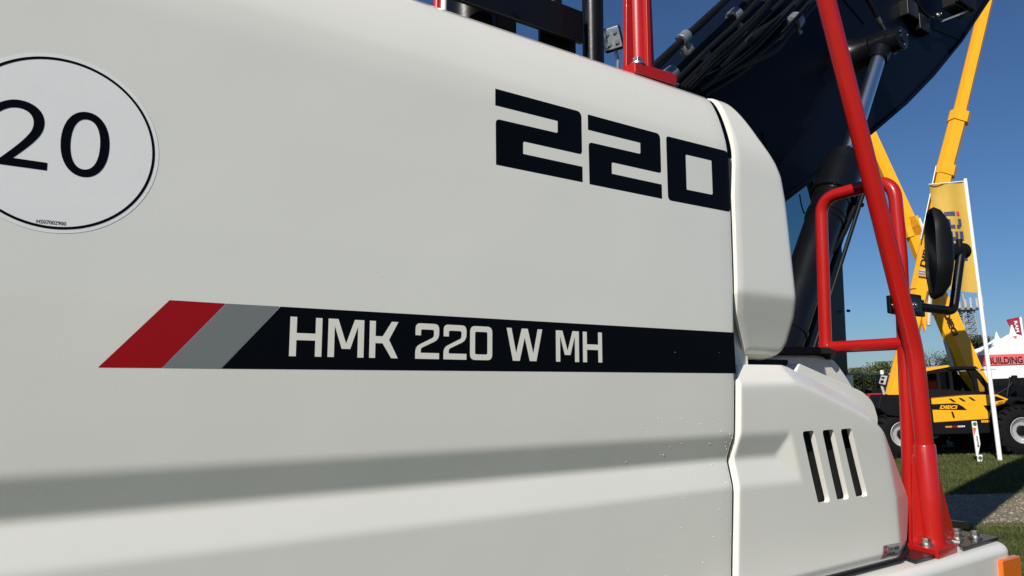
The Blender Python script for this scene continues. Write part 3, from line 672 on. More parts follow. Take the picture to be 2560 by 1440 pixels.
MB().box(3.05, x1-.20, YK, YK+1.1, zt1, zt1+.08).build('cab_roof', 'black', mh, bevel=.02)
MB().box(3.05, x1, YK, YK+1.1, zb1-.05, zb1).build('cab_floor', 'black', mh)
MB().box(3.00, 3.05, YK, YK+1.1, zb1, Z(.62)).build('cab_rear', 'black', mh)
MB().tube([P(2119, 777, YK-.03), P(2123, 777, YK-.03)], .009, 10).build('cab_hinge', 'black', mh)
MB().tube(spline([P(1999, 486, 1.5), P(2003, 510, 1.5), P(2010, 532, 1.5), P(2016, 531, 1.5)]), .004, 8).build('cab_cable', 'rubber', mh)
MB().box(3.35, 3.85, YK+.3, YK+.8, zb1, Z(.45)).build('driver_seat', 'rubber', mh, bevel=.06, seg=3)
MB().box(2.0, 3.3, YK+.1, YK+.9, Z(-.35), Z(-.15)).build('cab_carrier', 'black', mh, bevel=.02)
# ---- undercarriage
MB().box(-1.5, 3.3, .55, 2.05, .55, .92).build('chassis', 'black', mh, bevel=.03)
MB().cyl((.9, 1.3, .9), (.9, 1.3, 1.2), .62, 32).build('slewing_ring', 'black', mh)
MB().box(-1.9, 2.4, .08, 2.5, 1.15, 1.2).build('turntable', 'black', mh)
for wx in (-.75, 2.55):
    for wy in (.18, 1.92):
        t = MB().tube([(wx, wy, .5), (wx, wy+.04, .5), (wx, wy+.46, .5), (wx, wy+.5, .5)], [.40, .50, .50, .40], 36).build('wheel', 'tyre', mh, smooth=40)
        MB().cyl((wx, wy-.005, .5), (wx, wy+.2, .5), .27, 28).build('rim', 'rim', t)

# ================================================================== FIELD
def gmesh(name, b, m, kind='structure'):
    o = b.build(name, m, None, smooth=0); o.matrix_world = field(0, 0); o['kind'] = kind; return o
g = MB(); xs_ = [-1500, -200, -60, -20, 0, 10, 20, 40, 80, 200, 1500]
ys_ = [-1500, -200, -60, -10, 0, 6, 9, 13, 20, 40, 80, 200, 1500]
g.add([(x, y, 0) for x in xs_ for y in ys_], [(i*len(ys_)+j, (i+1)*len(ys_)+j, (i+1)*len(ys_)+j+1, i*len(ys_)+j+1) for i in range(len(xs_)-1) for j in range(len(ys_)-1)])
gmesh('ground', g, 'grass')
pt = MB(); n = 260
for i in range(n):
    x = -20+60*i/(n-1); wob = lambda a: a*(math.sin(x*1.7)+.6*math.sin(x*4.3+1)+.5*math.sin(x*9.1+2))
    y0 = 9.85-.03*(x-5)+wob(.07)+rng.normal(0, .025); y1 = 12.75-.02*(x-5)+wob(-.06)+rng.normal(0, .03)
    pt.v += [(x, y0, .004), (x, y1, .004)]
pt.f = [(2*i, 2*i+2, 2*i+3, 2*i+1) for i in range(n-1)]
gmesh('gravel_path', pt, 'gravel')
# loose pebbles
st = MB(); octa = [(1,0,0),(0,1,0),(-1,0,0),(0,-1,0),(0,0,1),(0,0,-.3)]; of = [(0,1,4),(1,2,4),(2,3,4),(3,0,4),(1,0,5),(2,1,5),(3,2,5),(0,3,5)]
for i in range(5200):
    y = rng.uniform(9.75, 12.8); x = rng.uniform(.44*y, .80*y); s = rng.gamma(2, .0032)+.0025; a = rng.uniform(0, 6.28); q = rng.uniform(.6, 1.3)
    st.add([(x+s*(v[0]*math.cos(a)*q-v[1]*math.sin(a)), y+s*(v[0]*math.sin(a)*q+v[1]*math.cos(a)), .004+s*v[2]*.6) for v in octa], of)
gmesh('pebbles', st, 'stone', 'stuff')
# grass blades where the field is close
N = 150000
y = np.where(rng.random(N) < .42, rng.uniform(5.0, 9.95, N), rng.uniform(12.6, 22, N)); x = y*rng.uniform(.40, .85, N)
hgt = rng.uniform(.02, .055, N)*np.where(y > 12, 1.25, 1); a = rng.uniform(0, 6.28, N); wd = rng.uniform(.0022, .005, N)*np.where(y > 12, 2.0, 1.2)
le = rng.normal(0, .5, (N, 2))*hgt[:, None]
V = np.empty((N, 3, 3)); V[:, 0] = np.c_[x-np.cos(a)*wd, y-np.sin(a)*wd, np.full(N, -.002)]; V[:, 1] = np.c_[x+np.cos(a)*wd, y+np.sin(a)*wd, np.full(N, -.002)]
V[:, 2] = np.c_[x+le[:, 0], y+le[:, 1], hgt]
me = bpy.data.meshes.new('grass'); me.vertices.add(N*3); me.vertices.foreach_set('co', V.ravel()); me.loops.add(N*3); me.loops.foreach_set('vertex_index', np.arange(N*3, dtype=np.int32))
me.polygons.add(N); me.polygons.foreach_set('loop_start', np.arange(0, N*3, 3, dtype=np.int32)); me.update(calc_edges=True); me.materials.append(M['blade'])
go = bpy.data.objects.new('grass', me); col.objects.link(go); go.matrix_world = field(0, 0); go['kind'] = 'stuff'

# ================================================================== TELEHANDLERS
def wheel(root, x, z, y0, y1, rt, rr_, face=-1):
    yo = y0 if face < 0 else y1; yi = y1 if face < 0 else y0; s = 1 if yi > yo else -1
    t = MB().tube([(x, yo+s*.02, z), (x, yo, z), (x, yo+s*.06, z), (x, yo+s*.12, z), (x, yi-s*.12, z), (x, yi-s*.03, z), (x, yi, z)], [rr_*1.05, rr_*1.2, rt*.93, rt, rt, rt*.9, rr_], 44, False).build('wheel', 'tyre', root, smooth=40)
    lug = MB()
    for k in range(22):
        a = 2*math.pi*k/22; c, s_ = math.cos(a), math.sin(a); c2_, s2 = math.cos(a+.12), math.sin(a+.12)
        q = []
        for (yy, cc, ss) in ((yo+s*.01, c, s_), (yo+s*(abs(yi-yo)*.6), c2_, s2)):
            tx, tz = -ss, cc
            for rad in (rt*.90, rt*1.045):
                for d in (-.028, .028): q.append((x+cc*rad+tx*d, yy, z+ss*rad+tz*d))
        lug.add(q, [(0,1,3,2),(4,6,7,5),(0,4,5,1),(2,3,7,6),(0,2,6,4),(1,5,7,3)])
    lug.build('tread_lug', 'tyre', t, smooth=0)
    rm = MB().tube([(x, yo-s*.004, z), (x, yo-s*.008, z), (x, yo+s*.004, z), (x, yo+s*.03, z), (x, yo+s*.045, z), (x, yo+s*.09, z), (x, yo+s*.095, z)], [rr_*1.04, rr_, rr_*.94, rr_*.90, rr_*.78, rr_*.68, rr_*.2], 40, caps=False).build('rim', 'rim', t, smooth=35)
    MB().tube([(x, yo+s*.07, z), (x, yo+s*.02, z), (x, yo+s*.01, z)], [rr_*.42, rr_*.40, rr_*.30], 9).build('hub', 'tblack', t)
    return t
def beam(root, name, m, p0, p1, w0, w1, yc, dep, ch=.25):
    a, b = Vector((p0[0], 0, p0[1])), Vector((p1[0], 0, p1[1])); d = (b-a).normalized(); s = Vector((d.z, 0, -d.x)); o = MB()
    vs = []
    for c, w_ in ((a, w0), (b, w1)):
        h = w_/2; q = ch*w_; e = dep/2
        for sx, yy in ((-h*.98, e*.2), (-h+q*.35, -e), (h-q, -e), (h, -e+q), (h, e-q), (h-q, e), (-h+q*.35, e), (-h*.98, e*.4)):
            vs.append(c+s*sx+Vector((0, yc+yy, 0)))
    n = 8; o.add(vs, [tuple(range(n)), tuple(range(2*n-1, n-1, -1))]+[(i, (i+1) % n, n+(i+1) % n, n+i) for i in range(n)])
    return o.build(name, m, root, smooth=0)
def textxz(root, name, s, c, d, h, ln_, y, m, bold=.02, shear=0, mirror=False):
    """print s centred at c=(x,z), running along direction d, cap height h, length ln_, on plane y"""
    vf = text2d(s, -ln_/2, ln_/2, -h/2, h/2, bold, shear); d = Vector(d).normalized(); nrm_ = Vector((-d[1], d[0]))
    if mirror: nrm_ = -nrm_
    b = MB(); b.add([(c[0]+p[0]*d[0]+p[1]*nrm_[0], y, c[1]+p[0]*d[1]+p[1]*nrm_[1]) for p in vf[0]], vf[1])
    return b.build(name, m, root, smooth=0)
F1 = 18.9; R0 = 9.77
th = thing('telehandler', 'yellow and black telehandler facing right with raised boom behind the white flagpole', 'telehandler', field(R0, F1), group='telehandlers across the field')
for (x, y0, y1, fc) in ((0, 0, .45, -1), (3.0, -.04, .42, -1), (0, 1.85, 2.3, 1), (3.0, 1.85, 2.3, 1)): wheel(th, x, .62, y0, y1, .62, .30 if x < 1 else .315, fc)
arch = [(.62*math.cos(a)*1.12, .62+.62*1.12*math.sin(a)) for a in np.linspace(R(150), R(10), 12)]
MB().prism([(-.56, 1.28), (-.47, 1.62), (.80, 1.57), (.80, .60), (.72, .60), (.66, .84), (.50, .99), (.0, 1.04), (-.36, 1.10)], -.03, .55).build('rear_body', 'tblack', th, bevel=.02)
MB().prism([(-.50, .75), (-.45, 1.55), (.80, 1.5), (2.6, 1.2), (3.2, 1.0), (3.2, .55), (.0, .5)], .56, 1.75).build('chassis', 'tblack', th, bevel=.02)
MB().prism([(.72, .58), (2.24, .58), (2.26, .92), (.76, .87)], .03, .55).build('side_sill', 'tblack', th, bevel=.02)
cov = MB().prism([(.76, .875), (2.22, .925), (2.33, 1.20), (2.62, 1.27), (2.78, 1.40), (2.50, 1.53), (1.9, 1.54), (.74, 1.47)], .0, .60).build('engine_cover', 'yellow', th, bevel=.025, seg=3)
MB().prism([(.755, 1.205), (1.68, 1.165), (1.58, 1.26), (1.47, 1.325), (1.36, 1.345), (.755, 1.34)], -.004, .02).build('cover_band', 'tblack', th)
textxz(th, 'lettering', 'DIECI', (1.22, 1.255), (1, -.03), .095, .46, -.007, 'yellow', .045, .25)
for k, (vx, vz) in enumerate(((1.33, 1.425), (1.58, 1.435), (1.83, 1.445))):
    MB().prism([(vx-.09, vz+.04), (vx-.02, vz+.04), (vx+.10, vz-.05), (vx+.02, vz-.05)], -.006, .02).build('cover_vent', 'tblack', th)
MB().prism([(1.27, 1.14), (1.31, 1.14), (1.34, .99), (1.30, .99)], -.02, .02).build('cover_latch', 'tblack', th)
MB().prism([(2.10, 1.27), (2.32, 1.27), (2.22, 1.08)], -.006, .02).build('cover_mark', 'tblack', th)
MB().prism([(2.33, 1.44), (2.45, 1.49), (2.66, 1.40), (2.40, 1.36)], -.006, .02).build('lamp_recess', 'tblack', th)
for k in range(5): MB().prism([(2.02+.045*k, .845), (2.052+.045*k, .847), (2.052+.045*k, .905), (2.02+.045*k, .903)], .022, .04).build('sill_mark', 'yellow', th)
for (xa, xb, m_) in ((1.10, 1.27, 'yellow'), (1.28, 1.40, 'vinylred'), (1.41, 1.60, 'sign')):
    for k in range(5):
        a_ = xa+(xb-xa)*k/5; MB().prism([(a_, .748), (a_+.022, .748), (a_+.03, .785+.008*(k % 2)), (a_+.008, .785)], .024, .035).build('sill_print', m_, th)
# cab
side_ = [(.78, 1.47), (.80, 2.12), (.98, 2.20), (1.60, 2.28), (2.28, 2.26), (2.46, 2.05), (2.80, 1.50)]
wins = [rpoly([(.97, 1.72), (1.30, 1.71), (1.30, 2.12), (.99, 2.10)], .04), rpoly([(1.38, 1.70), (1.62, 1.69), (1.62, 2.15), (1.38, 2.13)], .04),
        rpoly([(1.70, 1.66), (2.26, 1.62), (2.24, 1.90), (2.12, 2.17), (1.70, 2.16)], .05), rpoly([(2.36, 1.62), (2.62, 1.58), (2.34, 2.02)], .03)]
vs, fs = fillpoly([side_]+[w_[::-1] for w_ in wins])
for yy in (.50, 1.45):
    n = len(vs); b = MB(); b.add([(x, yy, z) for x, z in vs]+[(x, yy+.06, z) for x, z in vs], fs+[tuple(i+n for i in f) for f in fs])
    s_ = 0
    for lp_ in [side_]+wins:
        k_ = len(lp_); b.f += [(s_+i, s_+(i+1) % k_, n+s_+(i+1) % k_, n+s_+i) for i in range(k_)]; s_ += k_
    b.build('cab_side', 'tblack', th)
    for w_ in wins: MB().add([(x, yy+.03, z) for x, z in w_], [tuple(range(len(w_)))]).build('cab_window', 'glass', th, smooth=0)
MB().prism([(.55, 2.13), (.62, 2.20), (1.62, 2.32), (1.66, 2.27), (.95, 2.16)], .46, 1.55).build('cab_roof', 'yellow', th, bevel=.015)
MB().prism([(1.60, 2.28), (2.30, 2.27), (2.40, 2.20), (1.60, 2.2)], .44, 1.56).build('roof_visor', 'tblack', th, bevel=.01)
MB().add([(2.44, .53, 2.06), (2.82, .53, 1.5), (2.82, 1.5, 1.5), (2.44, 1.5, 2.06)], [(0, 1, 2, 3)]).build('windscreen', 'glass', th, smooth=0)
MB().box(1.15, 1.55, .8, 1.2, 1.45, 1.95).build('cab_seat', 'tred', th, bevel=.05)
MB().tube([(2.0, .9, 1.5), (2.25, .9, 1.85)], .02, 8).build('steering_column', 'tblack', th)
for k in range(9): MB().box(2.42, 2.90, .55+.1*k, .58+.1*k, 2.16-.0*k, 2.19).build('visor_bar', 'tgrey', th)
MB().box(2.98, 3.10, .05, .14, 1.75, 2.0).build('wing_mirror', 'tblack', th, bevel=.02)
MB().tube([(2.6, .3, 1.5), (2.9, .15, 1.7), (3.04, .1, 1.9)], .018, 8).build('mirror_stay', 'tblack', th)
MB().prism([(2.30, 1.20), (2.50, 1.36), (3.0, 1.46), (3.5, 1.33), (3.62, 1.10), (3.52, 1.08), (3.40, 1.25), (3.0, 1.36), (2.55, 1.25)], .0, .44).build('mudguard', 'tblack', th, bevel=.015)
MB().prism([(2.7, 1.3), (2.9, 1.62), (3.3, 1.55), (3.7, 1.2), (3.9, .5), (3.6, .45), (3.3, 1.0)], .7, 1.6).build('boom_head_frame', 'tblack', th, bevel=.03)
MB().prism([(3.3, .45), (3.25, 1.0), (3.4, 1.75), (3.62, 1.95), (3.72, 1.3), (4.3, .75), (4.3, .5)], .15, 1.9).build('fork_carriage', 'tblack', th, bevel=.03)
MB().tube([(3.05, .5, 1.45), (3.2, .5, 1.95), (3.45, .5, 1.9)], .03, 8).build('front_hose', 'rubber', th, smooth=60)
for c, m_ in (((-.30, .05, 1.57), 'sign'), ((-.06, .05, 1.565), 'orange'), ((.36, .05, 1.55), 'tgrey')): MB().cyl(c, (c[0], .02, c[2]), .035, 14).build('marker_lamp', m_, th)
# boom rising over the cab
FA = 20.2
def la(px, py): r_, z_ = B(px, py, FA); return (r_-R0, z_)
seq = [((2229, 992), (2290, 728), .50, .42), ((2290, 730), (2356, 418), .50, .45), ((2355, 420), (2388, 295), .44, .44), ((2384, 310), (2480, -90), .34, .31)]
names = ['boom_base', 'boom_section', 'boom_section', 'boom_section']
for (a, b, w0, w1), nm in zip(seq, names): beam(th, nm, 'yellow', la(*a), la(*b), w0, w1, 1.10, .34 if nm == 'boom_base' else .32 if w0 > .4 else .26)
MB().prism([la(2200, 989), la(2215, 975), la(2226, 900), la(2255, 900), la(2254, 993)], .92, .97).build('boom_flare', 'yellow', th, bevel=.01)
beam(th, 'boom_collar', 'yellow', la(2385, 313), la(2391, 288), .54, .54, 1.10, .38)
beam(th, 'boom_collar', 'yellow', la(2352, 445), la(2358, 420), .52, .52, 1.10, .37)
for k in range(3):
    a_, b_ = la(2276, 682+6*k), la(2318, 688+6*k); MB().tube([(a_[0], .88, a_[1]), (b_[0], .88, b_[1])], .022, 8).build('boom_hose', 'tgrey', th)
textxz(th, 'lettering', 'DIECI', la(2296, 640), Vector(la(2310, 600))-Vector(la(2285, 705)), .17, .78, .930, 'ink', .045)
a_, b_ = la(2296, 605), la(2334, 425); MB().tube([(a_[0]-.14, .93, a_[1]), (b_[0]-.14, .93, b_[1])], .020, 10).build('boom_ram', 'clamp', th)
a_, b_ = la(2318, 700), la(2295, 815); MB().tube([(a_[0], 1.15, a_[1]), (b_[0]+.2, 1.15, b_[1])], .07, 12).build('lift_ram', 'tgrey', th)
MB().prism([la(2288, 700), la(2300, 690), la(2302, 800), la(2299, 832), la(2290, 800)], 1.0, 1.1).build('lift_bracket', 'yellow', th)

t2 = thing('telehandler', 'second yellow telehandler facing left, its boom crossing behind the first boom', 'telehandler', field(14.9, 22.6), group='telehandlers across the field')
def lb(px, py): r_, z_ = B(px, py, 22.6); return (r_-14.9, z_)
seq = [((2446, 982), (2358, 775), .66, .60), ((2360, 780), (2278, 570), .46, .40), ((2284, 592), (2272, 545), .44, .44), ((2280, 575), (2150, 290), .36, .34)]
for k, (a, b, w0, w1) in enumerate(seq): beam(t2, 'boom_base' if k == 0 else 'boom_section', 'yellow', lb(*b), lb(*a), w1, w0, .0, .5 if k == 0 else .42)
beam(t2, 'boom_collar', 'yellow', lb(2346, 752), lb(2357, 780), .66, .66, 0, .56)
textxz(t2, 'lettering', 'DIECI', lb(2363, 812), Vector(lb(2376, 838))-Vector(lb(2352, 782)), .17, .74, -.30, 'ink', .045)
a_, b_ = lb(2375, 850), lb(2390, 905); MB().tube([(a_[0]-.15, 0, a_[1]), (b_[0]-.1, 0, b_[1]-.3)], .06, 12).build('lift_ram', 'tgrey', t2)
a_, b_ = lb(2283, 548), lb(2300, 590); MB().tube([(a_[0]+.12, -.1, a_[1]), (b_[0]+.12, -.1, b_[1])], .05, 10).build('boom_ram', 'pole', t2)
MB().prism([(-3.6, .6), (-3.6, 1.2), (-2.2, 1.5), (.3, 1.7), (.5, .8), (.2, .6)], -1.1, 1.1).build('chassis', 'tblack', t2, bevel=.04)
MB().prism([(-2.9, 1.4), (-2.4, 2.3), (-1.4, 2.35), (-1.2, 1.5)], .2, 1.1).build('cab', 'tblack', t2, bevel=.04)
for x in (-3.0, -.1):
    wheel(t2, x, .6, -1.15, -.7, .6, .3, -1); wheel(t2, x, .6, .7, 1.15, .6, .3, 1)

# ================================================================== FLAGS, SIGN, MARQUEE, MAST
pole_r, pole_f = B(2500, 1150, 17.9)[0], 17.9
def lf(px, py): r_, z_ = B(px, py, pole_f); return (r_-pole_r, z_)
fl = thing('flagpole', 'white leaning flagpole with a yellow banner in front of the telehandler', 'flagpole', field(pole_r, pole_f), )
tp = lf(2413, 447)
MB().tube([(0, 0, -.1), (tp[0], 0, tp[1])], [.052, .040], 18).build('pole', 'pole', fl, smooth=60)
def flagmesh(c4, nx, nz, amp, fq):
    tl, tr, bl_, br = [Vector(c) for c in c4]; b = MB()
    for j in range(nz+1):
        for i in range(nx+1):
            u, v = i/nx, j/nz; p = tl.lerp(tr, u).lerp(bl_.lerp(br, u), v); sag = amp*(1-u)*(math.sin(fq*v+3*u)+.6*math.sin(fq*2.3*v-2*u+1))+amp*.5*math.sin(9*u+2*v)
            b.v.append((p[0]-.03*math.sin(math.pi*v)*(1-u), sag, p[1]))
    b.f = [(j*(nx+1)+i, j*(nx+1)+i+1, (j+1)*(nx+1)+i+1, (j+1)*(nx+1)+i) for j in range(nz) for i in range(nx)]; return b
def clothmat(name, c, tr):
    m = mat(name, c, .8, bump=(25, .5, .01), var=.06, varscale=5); n = m.node_tree.nodes; l = m.node_tree.links
    t = n.new('ShaderNodeBsdfTranslucent'); t.inputs[0].default_value = (*c, 1); mx = n.new('ShaderNodeMixShader'); mx.inputs[0].default_value = tr
    l.new(n['Principled BSDF'].outputs[0], mx.inputs[1]); l.new(t.outputs[0], mx.inputs[2]); l.new(mx.outputs[0], n['Material Output'].inputs[0]); return m
M['flagcloth'] = clothmat('flag_yellow', (.80, .52, .10), .38); M['redcloth'] = clothmat('flag_crimson', (.42, .03, .07), .35)
FC = [lf(2326, 461), lf(2412, 453), lf(2366, 721), lf(2447, 733)]
def cloth_y(u, v, amp, fq): return amp*(1-u)*(math.sin(fq*v+3*u)+.6*math.sin(fq*2.3*v-2*u+1))+amp*.5*math.sin(9*u+2*v)
bn = flagmesh(FC, 20, 48, .05, 6).build('banner', 'flagcloth', fl, smooth=180)
def onflag(x, z):
    v = min(1, max(0, (FC[1][1]-z)/(FC[1][1]-FC[3][1]))); l_ = FC[0][0]+(FC[2][0]-FC[0][0])*v; r_ = FC[1][0]+(FC[3][0]-FC[1][0])*v
    u = (x-l_)/(r_-l_); return (x, cloth_y(u, v, .05, 6)-.012, z)
up_d = (Vector(lf(2380, 520))-Vector(lf(2392, 610))).normalized(); fn_ = Vector((up_d[1], -up_d[0]))
def flagletter(c, loops, m_):
    q = [[tuple(Vector(c)+up_d*a+fn_*b) for a, b in l] for l in loops]; vs_, fs_ = fillpoly(q)
    bm_ = bmesh.new(); vv = [bm_.verts.new((x, 0, z)) for x, z in vs_]
    for f in fs_: bm_.faces.new([vv[i] for i in f])
    bmesh.ops.subdivide_edges(bm_, edges=bm_.edges, cuts=3, use_grid_fill=True)
    b = MB(); bm_.verts.ensure_lookup_table(); bm_.verts.index_update()
    b.add([onflag(v.co.x, v.co.z) for v in bm_.verts], [tuple(v.index for v in f.verts) for f in bm_.faces]); bm_.free(); b.build('lettering', m_, fl, smooth=0)
k1, k2, k3 = -.19, .19, .085
cI, cC, cE, cI2, cD = lf(2379, 535), lf(2384, 560), lf(2390, 590), lf(2395, 613), lf(2400, 640)
flagletter(cI, [[(-.055, k1), (.055, k1), (.055, .06), (-.055, .06)]], 'navy'); flagletter(cI, [[(-.055, .10), (.055, .10), (.055, k2), (-.055, k2)]], 'flagred')
flagletter(cC, [[(-.12, k1), (.12, k1), (.12, -.10), (-.03, -.10), (-.03, .0), (-.12, .0)]], 'navy'); flagletter(cC, [[(-.12, .05), (-.03, .05), (-.03, .10), (.12, .10), (.12, k2), (-.05, k2), (-.12, .13)]], 'navy')
flagletter(cE, [[(-.12, k1), (.11, k1), (.11, -.10), (-.03, -.10), (-.03, -.04), (.10, -.04), (.10, .04), (-.12, .04)]], 'navy'); flagletter(cE, [[(-.12, .09), (.11, .09), (.11, k2), (-.12, k2)]], 'navy')
flagletter(cI2, [[(-.05, k1), (.05, k1), (.05, k2), (-.05, k2)]], 'navy')
flagletter(cD, [[(-.12, k1), (.06, k1), (.12, -.10), (.12, .10), (.06, k2), (-.12, k2)], [(-.04, .10), (.02, .10), (.04, .05), (.04, -.05), (.02, -.10), (-.04, -.10)]], 'navy')
MB().tube([(lf(2322, 461)[0], .0, lf(2322, 461)[1]), (lf(2412, 453)[0], 0, lf(2412, 453)[1])], .014, 8).build('banner_rod', 'pole', fl)

sg = B(2446, 1152, 17.7); sp = thing('marker_board', 'narrow white arrow board with orange mark standing left of the flagpole foot', 'sign', field(sg[0], 17.7))
def ls(px, py): r_, z_ = B(px, py, 17.7); return (r_-sg[0], z_)
MB().prism([ls(2429, 1053), ls(2441, 1053), ls(2450, 1110), ls(2444, 1140), ls(2441, 1140)], -.012, .012).build('board', 'sign', sp)
MB().prism([ls(2443, 1137), ls(2455, 1137), ls(2455, 1154), ls(2444, 1154)], -.012, .012).build('base_board', 'sign', sp)
MB().prism([ls(2431, 1069), ls(2440, 1069), ls(2435, 1090)], -.016, -.013).build('arrow_mark', 'orange', sp)
for c in ((2436, 1060), (2449.5, 1145)):
    q = ls(*c); MB().cyl((q[0], -.013, q[1]), (q[0], -.017, q[1]), .045, 18).build('round_logo', 'green', sp)
textxz(sp, 'lettering', 'Member', ls(2442.5, 1103), Vector(ls(2440, 1090))-Vector(ls(2445, 1116)), .05, .27, -.017, 'ink', .02)

tn = thing('marquee', 'white peaked marquee with red BUILDING fascia behind the telehandler', 'tent', field(22.2, 32))
def ltn(px, py, f=32): r_, z_ = B(px, py, f); return (r_-22.2, z_)
def pagoda(root, cx_, hw, y0, y1, ze, zp, nm):
    b = MB(); cy = (y0+y1)/2; prf = [(1, 0), (.75, .14), (.5, .34), (.25, .62), (.08, .92), (.02, 1.0)]
    for k, h in prf:
        for sx, sy in ((-1, -1), (1, -1), (1, 1), (-1, 1)): b.v.append((cx_+sx*hw*k, cy+sy*(y1-y0)/2*k, ze+(zp-ze)*h))
    for i in range(len(prf)-1): b.f += [(i*4+j, i*4+(j+1) % 4, (i+1)*4+(j+1) % 4, (i+1)*4+j) for j in range(4)]
    o = b.build(nm, 'tent', root, smooth=0)
    for j in range(4): MB().tube([b.v[i*4+j] for i in range(len(prf))], .085, 8).build('ridge_seam', 'pole', o)
    MB().cyl((cx_, cy, zp-.05), (cx_, cy, zp+.45), .17, 12, .03).build('peak_cap', 'pole', o)
    MB().cyl((cx_, cy, zp-.18), (cx_, cy, zp-.05), .16, 12, .12).build('peak_collar', 'fascia', o)
zf0, zf1 = ltn(2500, 912)[1], ltn(2500, 886)[1]
td = 1.0; rl = B(2439, 887, 32)[0]; ra = B(2532, 838, 32+td)[0]; za = B(2532, 838, 32+td)[1]; hw = ra-rl; x0_ = rl-22.2; cxp = x0_+hw
pagoda(tn, cxp, hw, -.02, 2*td, zf1, za, 'roof')
MB().box(x0_, x0_+2*hw, -.06, -.02, zf0, zf1).build('fascia_board', 'fascia', tn)
textxz(tn, 'lettering', 'BUILDING', (ltn(2513, 901)[0]-.03, ltn(2513, 901)[1]), (1, .0), .30, ltn(2556, 901)[0]-ltn(2470, 901)[0], -.068, 'ink', .03)
MB().box(x0_+.05, x0_+2*hw-.05, .0, 2*td-.1, 0, zf0).build('tent_wall', 'tent', tn)
for x in (x0_, x0_+2*hw): MB().tube([(x, -.03, 0), (x, -.03, zf1)], .05, 10).build('tent_leg', 'pole', tn)
hw = 1.7; ra, za = B(2493, 848, 44+hw); rl = ra-hw
t3 = thing('marquee', 'smaller white tent peak behind the BUILDING marquee', 'tent', field(rl, 44))
zz1 = B(2450, 886, 44)[1]; pagoda(t3, hw, hw, 0, 2*hw, zz1, za, 'roof')
MB().box(.05, 2*hw-.05, .05, 2*hw-.1, 0, zz1).build('tent_wall', 'tent', t3)

rfg = thing('flagpole', 'short white pole with crimson banner behind the marquee', 'flagpole', field(B(2560, 900, 36)[0], 36))
o36 = B(2560, 900, 36)[0]
def l36(px, py): r_, z_ = B(px, py, 36); return (r_-o36, z_)
a_ = l36(2551, 793); MB().tube([(l36(2575, 960)[0], 0, 0), (a_[0], 0, a_[1])], .055, 12).build('pole', 'pole', rfg)
flagmesh([l36(2517, 799), l36(2549, 792), l36(2545, 850), l36(2558, 860)], 8, 16, .05, 4).build('banner', 'redcloth', rfg, smooth=180)
textxz(rfg, 'lettering', 'RAM', l36(2537, 817), Vector(l36(2541, 832))-Vector(l36(2534, 802)), .16, .55, -.14, 'sign', .03)

# lattice mast
FM = 110; om = B(2422, 900, FM)[0]
tw = thing('lattice_mast', 'grey lattice telecom mast with white antenna panels on the skyline', 'mast', field(om, FM))
def lm(px, py): r_, z_ = B(px, py, FM); return (r_-om, z_)
H1 = lm(2411, 775)[1]; axm = lm(2413, 775)[0]; leg = []
lg = MB(); cm = MB(); nlev = 14; dx_ = axm/H1
for lv in range(nlev+1):
    z = H1*lv/nlev; hw_ = 1.55-.75*lv/nlev; cxx = dx_*z
    leg.append([(cxx+sx*hw_, sy*hw_, z) for sx, sy in ((-1, -1), (1, -1), (1, 1), (-1, 1))])
for j in range(4): MB().tube([l[j] for l in leg], .11, 6).build('mast_leg', 'steel', tw)
for a, b in zip(leg[:-1], leg[1:]):
    for j in range(4):
        k = (j+1) % 4; cm.tube([a[j], b[k]], .06, 5); cm.tube([a[k], b[j]], .06, 5); cm.tube([b[j], b[k]], .06, 5)
cm.build('mast_bracing', 'steel', tw)
MB().box(axm-1.7, axm+1.7, -1.5, 1.5, H1-.1, H1+.12).build('mast_platform', 'steel', tw)
MB().tube([(axm, 0, H1), (axm-.1, 0, H1+2.4)], .3, 8).build('mast_head', 'steel', tw)
for x, z0_, h_ in ((-1.9, .1, 1.0), (-1.0, .2, 1.2), (-.2, .1, 1.5), (.7, .2, 1.3), (1.5, .2, 1.7)):
    MB().box(axm+x-.16, axm+x+.16, -1.9, -1.65, H1+z0_, H1+z0_+h_).build('antenna', 'tgrey', tw, bevel=.05)
MB().tube([(axm-2.0, -1.6, H1+.6), (axm+1.7, -1.6, H1+.7)], .05, 6).build('antenna_rail', 'steel', tw)

